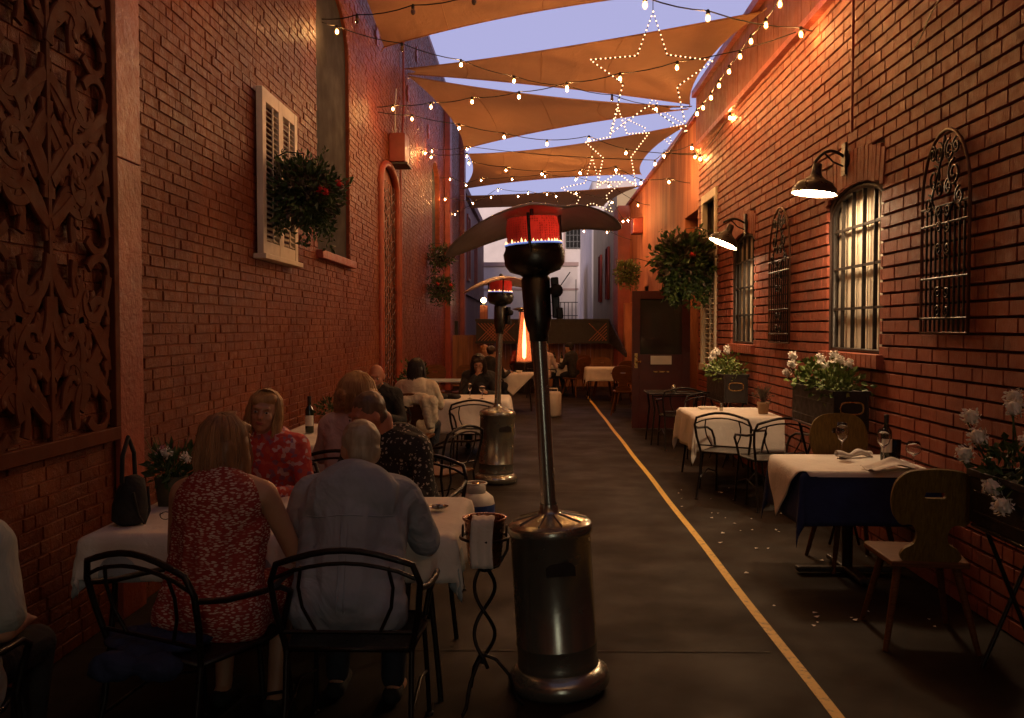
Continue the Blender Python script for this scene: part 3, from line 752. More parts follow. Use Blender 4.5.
bk=thing('brick_building','unseen brick block added behind the camera to keep sky light out','building',(0,-2.6,0))  # unseen block, added to cut the sky light reaching the alley
w=MB();w.bb(-3,3,-.3,0,0,8.0);ob('wall',w,M['lbrick'],bk)
w=MB();w.bb(.2,.85,0.0,.05,0,3.0);dd=ob('door',w,M['reddoor'],bk)  # invented door, only there to carry the added glow panel
w=MB();w.bb(.3,.75,.051,.056,.1,2.9);ob('fill_panel',w,M['fillglow'],dd)  # glowing panel added for the heater highlight and foreground fill
# ================================================ STRING LIGHTS
mb=MB();mb.lathe([(0,-.080),(.008,-.076),(.0125,-.064),(.008,-.050),(0,-.045)],8);mb.cur=1;mb.lathe([(.0,-.094),(.010,-.092),(.019,-.080),(.0235,-.064),(.020,-.046),(.012,-.03),(.010,-.028)],8);bulb_me=mb.mesh('bulb')
mb=MB();mb.lathe([(0,.012),(.010,.010),(.013,.0),(.017,-.004),(.017,-.034),(.0,-.036)],8);sock_me=mb.mesh('socket')
def string(label,A,B,bulbs,off=(),drop=.03):
    # A,B world end points; bulbs: photo pixels of the bulbs, set on the vertical plane through A-B
    A=Vector(A);B=Vector(B);a=(A.x,A.y);b=(B.x,B.y)
    t=thing('string_light',label,'string light',(0,0,0),group='strings of bulbs over the alley')
    P=[]
    for q in bulbs:
        w=atplan(q[0],q[1],a,b);w.z+=.075;P.append((w,q in off))
    P.sort(key=lambda e:(e[0]-A).length)
    pts=[A]+[p for p,_ in P]+[B];full=[]
    for i in range(len(pts)-1):
        d=(pts[i+1]-pts[i]);s=min(.05,d.length*.03)
        for k in range(4):
            u=k/4;v=pts[i]+d*u;v.z-=s*4*u*(1-u);full.append(v)
    full.append(B)
    w=MB();w.tube(full,.006,5);ob('wire',w,M['wire'],t)
    for p,dead in P:
        so=ob('socket',sock_me if 0 else sock_me.copy() if False else sock_me,M['wire'],t) if False else None
        so=bpy.data.objects.new('socket',sock_me);COL.objects.link(so);so.parent=t;so.location=p
        bu=bpy.data.objects.new('bulb',bulb_off_me if dead else bulb_me);COL.objects.link(bu);bu.parent=so
    return t
bulb_me.materials.append(M['bulb']);bulb_me.materials.append(M['amber']);sock_me.materials.append(M['wire']);bulb_off_me=bulb_me.copy();bulb_off_me.materials[0]=M['wire'];bulb_off_me.materials[1]=M['bulb_off']
WL=LX+.03;WR=RX-.03
string('string of mostly unlit bulbs crossing the nearest sail at top left',atx(322,19,WL),(2.4,5.4,5.2),[(357,22),(413,13),(474,3)],off=((357,22),(413,13),(474,3)))
string('string with one lit bulb against the grey window, sagging down to the right roof',atx(322,22,WL),atx(692,106,WR),[(337,33),(402,50),(461,66),(514,82),(567,91),(612,100),(656,110)],off=((402,50),(612,100)))
string('string rising from the left wall across the sails to the plank fascia',atx(377,107,WL),atx(802,30,WR),[(393,110),(431,108),(472,103),(519,98),(567,89),(620,80),(677,69)])
string('string ending in a bulb at the right fascia near the top of the frame',(-2.2,5.0,5.4),atx(812,31,WR),[(645,7),(708,20),(801,36)])
string('string of bulbs sagging under the middle sail from left wall to stucco corner',atx(378,112,WL),atx(700,153,WR),[(412,120),(459,129),(504,138),(547,145),(589,141),(626,154)])
string('row of bulbs running along the right roof edge',(2.08,7.2,4.4),(2.08,15.2,4.4),[(780,6),(766,27),(751,43),(740,58),(729,73),(719,87),(711,99),(703,109),(697,115)])
string('short string with three bulbs at the corner where brick meets stucco',atx(664,150,WR-.1),atx(731,117,WR),[(692,149),(695,158),(700,160),(730,119)])
string('string through two bulbs beside the large star at the stucco roofline',atx(428,145,WL),atx(698,154,WR-.1),[(432,152),(467,150),(655,165),(664,157)])
string('string from the left wall crossing low beneath the fourth sail',atx(420,150,WL),atx(690,183,WR-.05),[(425,154),(431,158),(467,157),(469,164),(506,171),(542,175),(580,174),(616,171),(641,184),(669,183)])
string('string of small bulbs curving past the fourth sail to the far right',atx(440,178,WL),atx(650,205,WR-.1),[(450,180),(466,186),(481,181),(512,180),(545,177),(576,180),(609,187),(638,206)])
string('string of tiny bulbs seen over the near heater top, left half low',atx(441,198,WL),atx(640,218,WR-.1),[(445,200),(473,204),(491,198),(518,197),(547,195),(576,194),(612,203),(628,221),(623,222)])
string('farthest string of bulbs hung below the others in front of the white building',atx(451,212,WL),atx(632,240,WR-.4),[(455,215),(498,191),(528,194),(556,197),(603,223),(607,233),(584,232),(564,230),(578,226)])
# strings carrying on overhead, behind and above the camera
for k,(y,z) in enumerate([(6.9,4.75),(.2,4.9)]):
    A=Vector((WL,y-1.2,z));B=Vector((WR,y+1.0,z-.1))
    t=thing('string_light',['string of bulbs just above the frame over the nearest tables','string of bulbs overhead behind the camera','last string of bulbs behind the camera'][k],'string light',(0,0,0),group='strings of bulbs over the alley')
    w=MB();w.tube([A+(B-A)*(i/12)-Vector((0,0,.3*4*(i/12)*(1-i/12))) for i in range(13)],.006,5);ob('wire',w,M['wire'],t)
    for i in ((1,2.6) if k==0 else (2,5,8,11)):
        so=bpy.data.objects.new('socket',sock_me);COL.objects.link(so);so.parent=t;so.location=A+(B-A)*(i/12)-Vector((0,0,.3*4*(i/12)*(1-i/12)))
        bu=bpy.data.objects.new('bulb',bulb_me);COL.objects.link(bu);bu.parent=so
mb=MB();mb.ell((0,0,0),.0078,seg=6,ring=4);bead_me=mb.mesh('light_bead');bead_me.materials.append(M['bead'])
mb=MB();mb.ell((0,0,0),.0115,seg=6,ring=4);bead2_me=mb.mesh('light_bead');bead2_me.materials.append(M['bead'])
def star(label,pix,Y,n,big,hang):
    t=thing('star_light',label,'star light',(0,0,0),group='light stars hanging between the sails')
    P=[at(x,y,Y) for x,y in pix];w=MB();w.tube(P,.006,5,True);
    w.tube([P[0],at(hang[0],hang[1],Y)],.004,5);ob('frame',w,M['wire'],t)
    tot=sum((P[(i+1)%10]-P[i]).length for i in range(10));st=tot/n;d=0
    for i in range(10):
        a,b=P[i],P[(i+1)%10];L=(b-a).length
        while d<L:
            o=bpy.data.objects.new('light_bead',bead2_me if big else bead_me);COL.objects.link(o);o.parent=t;o.location=a+(b-a)*(d/L)+Vector((0,-.012,0));d+=st
        d-=L
star('large star outlined in tiny lights, nearest of the stars',[(653,12),(667,55),(713,61),(677,87),(687,133),(648,106),(610,134),(623,84),(590,60),(637,56)],9.0,95,False,(653,-2))
star('medium star of tiny lights just below the left foot of the largest one',[(618,108),(627,134),(649,133),(631,157),(636,186),(617,173),(597,187),(603,158),(585,142),(610,137)],15.5,80,True,(618,96))
star('small star of tiny lights behind and left of the medium one',[(592,157),(599,182),(622,182),(606,196),(612,212),(592,203),(572,213),(580,197),(561,188),(585,183)],18.5,64,True,(592,146))
star('star with a wide left arm at far right of the light stars',[(654,98),(661,110),(683,124),(668,128),(672,146),(660,136),(640,146),(645,128),(620,116),(642,112)],20.5,64,True,(654,86))
# ================================================ PATIO HEATERS
def heater(label,loc,lean,rz):
    t=thing('patio_heater',label,'patio heater',loc,group='mushroom patio heaters',rot=(0,lean,rz));t.scale=(1,1,1.02)
    w=MB();w.lathe([(0,.0),(.215,.0),(.232,.02),(.235,.05),(.225,.075),(.205,.088),(.19,.10),(.0,.10)],40);ob('base',w,M['steel'],t)
    w=MB();prof=[(.185,.095),(.188,.11),(.184,.125),(.184,.20),(.188,.205),(.184,.21),(.184,.69),(.192,.70),(.194,.73),(.185,.745),(.17,.755),(.0,.757)]
    w.lathe(prof,40);ob('tank_housing',w,M['steel'],t,)
    w=MB();w.lathe([(.19,.742),(.172,.755),(.16,.760),(.06,.785),(.045,.80),(.04,.83)],40);
    for k in range(10):
        a=k*2*PI/10;w.tube([(.17*math.cos(a),.17*math.sin(a),.760),(.055*math.cos(a),.055*math.sin(a),.789)],.004,5)
    ob('housing_lid',w,M['steel'],t)
    w=MB()
    hp=[(-.065,-.02)]+[(.065,-.02)]+[(.065,.02)]+[(.03+.03*math.cos(a),.02+.022*math.sin(a)) for a in (0.4,1.0,1.6)]+[(-.04,.035),(-.065,.02)]
    Mh=Matrix(((1,0,0),(0,0,-1),(0,1,0)))
    w.prism([hp],.006,Mh,(.035,-.182,.565));ob('handle_opening',w,M['dark'],t)
    w=MB();w.tube([(0,0,.80),(0,0,1.70)],.034,20);ob('pole',w,M['steel'],t)
    w=MB();w.lathe([(.038,1.56),(.044,1.565),(.044,1.60),(.05,1.61),(.062,1.66),(.066,1.84),(.05,1.86)],28);ob('valve_housing',w,M['steel_dark'],t)
    w=MB();
    w.box((.085,-.02,1.75),(.035,.07,.18));w.lathe([(0,.05),(.028,.045),(.03,0)],14,(.09,-.06,1.78),Matrix(((1,0,0),(0,0,-1),(0,1,0))));w.box((.10,-.04,1.68),(.03,.05,.05));ob('control_knob',w,M['black'],t,bev=.006)
    w=MB();w.lathe([(.05,1.845),(.07,1.86),(.115,1.875),(.135,1.905),(.140,1.955),(.132,1.97),(.128,1.985),(.132,1.99)],36);ob('burner_bowl',w,M['steel_dark'],t)
    w=MB();w.lathe([(.118,1.985),(.121,2.07),(.112,2.11)],36);e=ob('emitter_screen',w,M['hot'],t)
    w=MB();rn=random.Random(5)
    for k in range(44):
        a=k*2*PI/44;h=.006+.013*rn.random()*(1.5 if 2.6<a<4.3 else 1)
        w.lathe([(.004,0),(.005,h*.4),(.0,h)],5,(.126*math.cos(a),.126*math.sin(a),1.992))
    ob('flame',w,M['flame'],t)
    w=MB();w.lathe([(.131,1.988),(.131,1.997),(.122,1.997)],36);ob('pilot_ring',w,M['blueflame'],t)
    for a in(.4,.4+2*PI/3,.4+4*PI/3):
        w=MB();w.tube([(.137*math.cos(a),.137*math.sin(a),1.95),(.137*math.cos(a),.137*math.sin(a),2.12)],.008,6);ob('guard_rod',w,M['steel_dark'],t)
    # reflector: domed disc with its left half bent down and the right flap flat, a crease between
    w=MB();n=48;m=10;vs=[]
    R0=.40
    for j in range(m+1):
        r=R0*j/m
        for k in range(n):
            a=2*PI*k/n;x=r*math.cos(a);y=r*math.sin(a)*.92;z=2.155-.16*(r/.4)**2*.30-y*.05-max(0,x)*.16
            if x<.08:z-=.62*(max(0,.08-x))**2.0
            else:z+=.05*math.sin((x-.08)*9)*.5-.10*(x-.08)**2
            z-=.02*math.exp(-((x-.13)/.025)**2)
            vs.append((x,y,z))
    fs=[(j*n+k,j*n+(k+1)%n,(j+1)*n+(k+1)%n,(j+1)*n+k) for j in range(m) for k in range(n)]
    w.add(vs,fs,True);ob('reflector',w,M['alu'],t,solid=.006)
    w=MB();w.tube([(0,0,2.10),(0,0,2.185)],.01,6);w.lathe([(0,2.182),(.02,2.177),(.022,2.160),(0,2.155)],12);ob('wing_nut',w,M['steel_dark'],t)
    return t
heater('tall steel patio heater in the foreground, glowing red under a bent reflector',(.118,4.2,0),rad(-3.4),0)
heater('smaller looking steel patio heater standing behind the seated diners',(-.41,9.8,0),rad(1.6),rad(20))
for i,(x,y,z) in enumerate([(.0,4.2,0)]):pass
# pyramid heater
t=thing('pyramid_heater','pyramid heater with one tall flame in a glass tube, far down the alley','patio heater',(-.25,23.5,0))
w=MB();w.lathe([(0,0),(.36,0),(.36,.02),(.34,.06),(.26,.70),(.24,.78),(0,.78)],4);ob('base',w,M['darkwood'],t,bev=.01)
w=MB();w.lathe([(.20,.80),(.12,2.05)],20);ob('glass_tube',w,M['hglass'],t)
w=MB();w.lathe([(.0,.85),(.03,.9),(.035,1.2),(.02,1.6),(.0,1.95)],10);ob('flame',w,M['tubeflame'],t)
w=MB()
for k in range(4):
    a=PI/4+k*PI/2;w.tube([(.30*math.cos(a),.30*math.sin(a),.78),(.13*math.cos(a),.13*math.sin(a),2.08)],.016,6)
ob('guard_post',w,M['steel_dark'],t)
w=MB();w.lathe([(.15,2.06),(.16,2.09),(.30,2.12),(.30,2.14),(.05,2.2),(0,2.2)],24);ob('cap',w,M['steel'],t)
# bright wall lamp at the far left
t=thing('wall_lamp','bare bright lamp on the far left corner post','lamp',(-1.55,28.3,0))
w=MB();w.bb(-.12,.12,0.1,.3,0,2.35);ob('lamp_post',w,M['stucco'],t)
w=MB();w.ell((0,0,2.50),.085);ob('globe',w,emit('far lamp',(1,.62,.3),22),t)
w=MB();w.lathe([(.10,2.35),(.06,2.38),(.05,2.42)],12);ob('mount',w,M['iron'],t)
# ================================================ FURNITURE
def iron_chair(label,loc,rz,group='black wrought iron armchairs',seatmat='iron'):
    t=thing('iron_chair',label,'chair',loc,rz,group)
    r=.011
    def bk(x,z):return(x,-.215-.10*(z-.45)/.42,z)
    w=MB();pts=[bk(-.235,.45),bk(-.265,.60),bk(-.275,.72),bk(-.25,.79)]+[bk(-.25+.5*k/8,.79+.055*math.sin(PI*k/8)) for k in range(1,8)]+[bk(.25,.79),bk(.275,.72),bk(.265,.60),bk(.235,.45)]
    w.tube(pts,.0125,7);w.tube([bk(-.26,.735)]+[bk(-.26+.52*k/8,.745+.05*math.sin(PI*k/8)) for k in range(1,8)]+[bk(.26,.735)],.008,6);w.tube([bk(-.25,.52),bk(.25,.52)],.008,6)
    ob('back_frame',w,M['iron'],t)
    for s in(-1,1):
        w=MB();w.tube([bk(s*.12,.52),bk(s*.165,.62),bk(s*.175,.70),bk(s*.16,.78)],.007,6);ob('back_bar',w,M['iron'],t)
    w=MB();w.tube([(-.235,-.215,.45),(-.25,.1,.45),(-.215,.235,.45),(.215,.235,.45),(.25,.1,.45),(.235,-.215,.45)],.011,6,True)
    w.prism([[(-.235,-.215),(.235,-.215),(.25,.1),(.215,.235),(-.215,.235),(-.25,.1)]],.010,None,(0,0,.444));ob('seat',w,M[seatmat],t)
    for s in(-1,1):
        w=MB();w.tube([bk(s*.272,.70),(s*.29,-.15,.675),(s*.30,.0,.665),(s*.295,.13,.655),(s*.275,.215,.615),(s*.25,.22,.54),(s*.235,.21,.45)],.012,7);ob('armrest',w,M['iron'],t)
        w=MB();w.tube([(s*.225,.225,.45),(s*.235,.25,.25),(s*.245,.27,.01)],.011,6);w.lathe([(.018,0),(.018,.01),(.01,.015)],10,(s*.245,.27,0));ob('leg',w,M['iron'],t)
        w=MB();w.tube([(s*.235,-.215,.45),(s*.235,-.24,.25),(s*.245,-.31,.01)],.011,6);w.lathe([(.018,0),(.018,.01),(.01,.015)],10,(s*.245,-.31,0));ob('leg',w,M['iron'],t)
        w=MB();w.tube([(s*.235,.235,.20),(s*.24,0,.26),(s*.235,-.25,.20)],.007,6);ob('stretcher',w,M['iron'],t)
    return t
def wood_chair(label,loc,rz,oval=False,mat='wood2',group='carved back wooden chairs'):
    t=thing('wooden_chair',label,'chair',loc,rz,group)
    w=MB();w.prism([[(-.19,-.22),(.19,-.22),(.235,.20),(.215,.235),(-.215,.235),(-.235,.20)]],.032,None,(0,0,.425));ob('seat',w,M['wood'],t,bev=.008)
    for sx in(-1,1):
        for sy in(-1,1):
            w=MB();a=Vector((sx*.14,sy*.15-.0,.43));b=Vector((sx*.225,sy*.26,0));w.tube([a,a+(b-a)*.5,b],[.022,.019,.014],8);ob('leg',w,M['wood'],t)
    # back board outline (half, x>0), y up
    if oval: half=[(.055,0),(.07,.06),(.06,.13),(.10,.16),(.17,.19),(.205,.26),(.21,.34),(.18,.42),(.11,.465),(.0,.475)]
    else: half=[(.13,0),(.15,.03),(.13,.07),(.085,.10),(.075,.15),(.09,.19),(.115,.205),(.15,.20),(.185,.235),(.205,.29),(.208,.36),(.19,.43),(.14,.48),(.07,.495),(.0,.50)]
    # smooth
    def cr(p,n=3):
        out=[]
        for i in range(len(p)-1):
            p0=p[max(i-1,0)];p1=p[i];p2=p[i+1];p3=p[min(i+2,len(p)-1)]
            for k in range(n):
                u=k/n;out.append(tuple(.5*(2*p1[j]+(p2[j]-p0[j])*u+(2*p0[j]-5*p1[j]+4*p2[j]-p3[j])*u*u+(-p0[j]+3*p1[j]-3*p2[j]+p3[j])*u**3) for j in(0,1)))
        out.append(p[-1]);return out
    h=cr(half);out=h+[(-x,y) for x,y in h[::-1][1:]]
    hole=[(-.045,.345),(.045,.345),(.052,.355),(.045,.378),(-.045,.378),(-.052,.355)]
    tilt=rad(11);Mx=Matrix(((1,0,0),(0,-math.sin(tilt),-math.cos(tilt)),(0,math.cos(tilt),-math.sin(tilt))))
    w=MB();w.prism([out,hole],.024,Mx,(0,-.185,.457));ob('backrest',w,M[mat],t,bev=.005)
    return t
def table(label,x,y,w_,d,rz=0,h=.735,legs='four',mat='black',name='dining_table'):
    t=thing(name,label,'table',(x,y,0),rz)
    m=MB();m.box((0,0,h-.012),(w_,d,.024));ob('tabletop',m,M[mat],t,bev=.005)
    if legs=='four':
        for sx in(-1,1):
            for sy in(-1,1):
                m=MB();X=sx*(w_/2-.05);Y=sy*(d/2-.05)
                m.tube([(X,Y,h-.024),(X-sx*.03,Y,.5),(X,Y,.2),(X+sx*.02,Y+sy*.02,.0)],.013,7);ob('leg',m,M['iron'],t)
        m=MB();m.tube([(-w_/2+.07,-d/2+.05,h-.05),(w_/2-.07,-d/2+.05,h-.05),(w_/2-.07,d/2-.05,h-.05),(-w_/2+.07,d/2-.05,h-.05)],.010,6,True);ob('apron',m,M['iron'],t)
    else:
        m=MB();m.tube([(0,0,.04),(0,0,h-.024)],.035,14);ob('pedestal',m,M['black'],t)
        m=MB();m.beam((-.34,0,.03),(.34,0,.03),.07,.035);m.beam((0,-.34,.034),(0,.34,.034),.07,.035);ob('foot',m,M['black'],t,bev=.01)
    return t
def drape(label,x,y,w_,d,drop,mat,rz=0,size=None,spin=0,off=(0,0),fold=False,base=0,z=.742,n=44,name='tablecloth',cat='tablecloth',seed=1,wav=.018,group=None):
    # a sheet spun by 'spin' laid over a w x d top; whatever reaches past the edge hangs down in folds
    W,D=size if size else (w_+2*drop,d+2*drop);mb=MB();vs=[];c,s=math.cos(spin),math.sin(spin)
    for j in range(n+1):
        for i in range(n+1):
            u=(i/n-.5)*W;v=(j/n-.5)*D;a=u*c-v*s+off[0];b=u*s+v*c+off[1];zz=z
            if fold and b<-d/2-.001:vs.append((max(-w_/2-.012,min(w_/2+.012,a)),-d/2-.016,z-min(.03,(-d/2-b)*2)));continue
            ex=max(abs(a)-w_/2,0);ey=max(abs(b)-d/2,0);sx=1 if a>0 else -1;sy=1 if b>0 else -1
            if ex==0 and ey==0:
                nz=noise.noise(Vector((a*3,b*3,seed)))*.0015;vs.append((a,b,zz+max(nz,0)));continue
            L=math.hypot(ex,ey);th=math.atan2(ey,ex)
            if ex>0 and ey>0:
                # around the corner: folds
                fl=.02+.10*L*(.5+.5*math.sin(th*2))+base*min(1,L*12) 
                px=sx*(w_/2)+sx*math.cos(th)*fl;py=sy*(d/2)+sy*math.sin(th)*fl
                wv=math.sin(th*6+seed)*wav*min(1,L*4);px+=sx*wv*math.sin(th);py+=sy*wv*math.cos(th)
                vs.append((px,py,z-L*.97))
            else:
                al=b if ex>0 else a
                wv=wav*math.sin(al*11+seed*2.1+ (2 if ex>0 else 0))*min(1,L*4)+.012*noise.noise(Vector((al*6,L*4,seed)))*min(1,L*5)
                fl=.006+.05*L+wv+.006*min(1,L*30)+base*min(1,L*12)
                if ex>0:vs.append((sx*(w_/2+max(fl,.004)),b,z-L*.985))
                else:vs.append((a,sy*(d/2+max(fl,.004)),z-L*.985))
    N=n+1;fs=[(j*N+i,j*N+i+1,(j+1)*N+i+1,(j+1)*N+i) for j in range(n) for i in range(n)]
    mb.add(vs,fs,True);o=ob(name,mb,M[mat]);o.location=(x,y,0);o.rotation_euler=(0,0,rz);o.modifiers.new('s','SOLIDIFY').thickness=.003
    return tag(o,label,cat,group)
def napkin(label,loc,kind,rz=0,sz=1):
    mb=MB();n=14;vs=[]
    for j in range(n+1):
        for i in range(n+1):
            u=i/n-.5;v=j/n-.5
            if kind=='peak':z=.075*max(0,1-abs(u)*2.3)*(1-abs(v)*1.2)+.010*math.sin(v*9+u*4)+.012;vs.append((u*.34,v*.2,z))
            else:
                an=v*2*PI;r=.022+.006*math.sin(u*14)+.010*abs(u);vs.append((u*.28,r*math.cos(an)+.02*math.sin(u*5),.026+r*.8*math.sin(an)+.01*math.sin(u*9)))
    N=n+1;mb.add([tuple(c*sz for c in v) for v in vs],[(j*N+i,j*N+i+1,(j+1)*N+i+1,(j+1)*N+i) for j in range(n) for i in range(n)],True)
    o=ob('napkin',mb,M['linen'],solid=.003,sub=1);o.location=loc;o.rotation_euler=(0,0,rz);return tag(o,label,'napkin')
def wine_glass(label,loc,h=.20,wine=False,r=.042,kind='wine'):
    t=thing('wine_glass' if kind=='wine' else 'water_glass',label,'glass',loc,group='glasses on the tables')
    w=MB()
    if kind=='wine':
        w.lathe([(0,.001),(.034,.001),(.034,.003),(.006,.008),(.004,.02),(.004,h*.45),(.01,h*.48),(r*.8,h*.58),(r,h*.70),(r*.95,h*.85),(r*.72,h),(r*.72-.0015,h),(r*.93,h*.85),(r-.002,h*.70),(r*.78,h*.59),(.0,h*.50)],20)
    else:
        w.lathe([(0,.001),(r*.8,.001),(r*.85,.01),(r,h),(r-.002,h),(r*.82,.012),(0,.01)],20)
    ob('glass_bowl',w,M['glass'],t)
    if wine:
        w=MB();w.lathe([(0,h*.51),(r*.6,h*.58),(r*.72,h*.62),(0,h*.62)],16);ob('wine',w,M['wine'],t)
    return t
def bottle(label,loc,cat='bottle'):
    t=thing('wine_bottle',label,cat,loc)
    w=MB();w.lathe([(0,0),(.035,0),(.037,.01),(.037,.19),(.034,.205),(.016,.235),(.0145,.25),(.0145,.30),(.016,.302),(.016,.312),(0,.312)],20);ob('body',w,M['bottle'],t)
    w=MB();w.lathe([(.0376,.06),(.0376,.15)],20,a0=-PI*.9,a1=-.1*PI);ob('paper_label',w,M['label_paper'],t)
    w=MB();w.lathe([(.0152,.262),(.0168,.302),(.0168,.314),(0,.315)],16);ob('foil',w,M['black'],t)
    return t
# ---- foliage
def leaves(mb,c,r,n,size,rnd,shell=.55,droop=0,asp=.5):
    for _ in range(n):
        while 1:
            v=Vector([rnd.uniform(-1,1) for _ in range(3)])
            if shell<v.length<=1:break
        bump=1+.55*noise.noise(v*2.6+Vector(c)*3+Vector((n*.37,r[0]*9,0)))
        p=Vector((c[0]+v.x*r[0]*bump,c[1]+v.y*r[1]*bump,c[2]+v.z*r[2]*bump))
        d=(v+Vector([rnd.uniform(-.7,.7) for _ in range(3)])+Vector((0,0,.3-droop))).normalized()
        s=size*rnd.uniform(.6,1.3);a=Vector([rnd.uniform(-1,1) for _ in range(3)]);q=d.cross(a)
        if q.length<.1:continue
        q.normalize();m=q.cross(d)*.18*s
        b=p+d*s;k=p+d*s*.5
        mb.add([p,k+q*s*asp*.5+m,b,k-q*s*asp*.5+m,k],[(0,4,1),(4,2,1),(0,3,4),(4,3,2)])
def petals(mb,c,r,n,s,rnd):
    n=int(n*1.5);mb.ell(c,r*.8,seg=8,ring=6)
    for _ in range(n):
        v=Vector([rnd.gauss(0,1) for _ in range(3)]).normalized();p=Vector(c)+v*r*rnd.uniform(.5,1);q=v.orthogonal().normalized();w=v.cross(q)
        q,w=(q*math.cos(1.)+w*math.sin(1.)),w
        z=v*s*.3
        mb.add([p,p+q*s+z,p+(q+w)*s*.7+z*1.5,p+w*s+z],[(0,1,2),(0,2,3)])
        mb.add([p,p-q*s+z,p-(q+w)*s*.7+z*1.5,p-w*s+z],[(0,1,2),(0,2,3)])
def hanging_plant(label,loc,r,seed,n=900,red=0,trail=6,leaf='leaf',wallx=None,size=.07):
    rnd=random.Random(seed);t=thing('hanging_plant',label,'plant',loc)
    w=MB();w.lathe([(0,-.14*r/.35),(.10*r/.35,-.12*r/.35),(.16*r/.35,.02),(.165*r/.35,.03),(.14*r/.35,.03)],16);b=ob('basket',w,M['darkwood'],t)
    w=MB();
    hx=(wallx-loc[0]) if wallx is not None else 0
    w.tube([(hx,0,r*.9),(hx*.5,0,r*1.15),(0,0,r*1.1),(0,0,.3*r)],.007,5);ob('bracket',w,M['iron'],t)
    w=MB();w2=MB()
    leaves(w,(0,0,.05*r),(r,r,r*.85),n,size,rnd,.45,.25);leaves(w2,(0,0,0),(r*.9,r*.9,r*.8),n//2,size*1.1,rnd,.3,.3)
    for k in range(trail):
        a=rnd.uniform(0,2*PI);L=rnd.uniform(.5,1.2)*r;p=Vector((math.cos(a)*r*.7,math.sin(a)*r*.7,-r*.45))
        for j in range(14):leaves(w,(p.x+rnd.uniform(-.02,.02),p.y+rnd.uniform(-.02,.02),p.z-L*j/14),(.035,.035,.03),3,size*.8,rnd,0,.8)
    for k in range(5):
        a=rnd.uniform(0,2*PI);p=Vector((math.cos(a)*r*.5,math.sin(a)*r*.5,r*.6));q=p+Vector((math.cos(a)*r*.5,math.sin(a)*r*.5,r*.5))
        for j in range(6):
            u=p+(q-p)*(j/6);leaves(w,u,(.02,.02,.02),3,size*.6,rnd,0,0)
    ob('foliage',w,M[leaf],t);ob('dark_foliage',w2,M['leaf2'],t)
    for k in range(red):
        a=rnd.uniform(-1.9,.3);w=MB();petals(w,(math.cos(a)*r*.95,math.sin(a)*r*.95,rnd.uniform(-.1,.35)*r),.035,14,.022,rnd);ob('flower',w,M['rpetal'],t)
    return t
hanging_plant('big bushy hanging basket with red flowers in front of the shutter and grey window',(-2.04,8.15,2.84),.32,3,1300,3,12,wallx=LX)
hanging_plant('upper of two small wall baskets on the left brick wall',(-2.05,20.4,3.22),.27,5,500,1,4,wallx=LX)
hanging_plant('lower of two small wall baskets on the left brick wall, with a red bloom',(-2.05,20.2,2.52),.27,6,500,3,6,wallx=LX)
hanging_plant('large dark fern basket hanging beside the white framed window on the right',(2.16,13.2,2.60),.42,8,1500,2,22,wallx=RX,size=.11)
hanging_plant('small hanging basket on the stucco wall far along on the right',(2.08,20.6,2.88),.27,9,600,0,5,wallx=RX,leaf='leaf3')
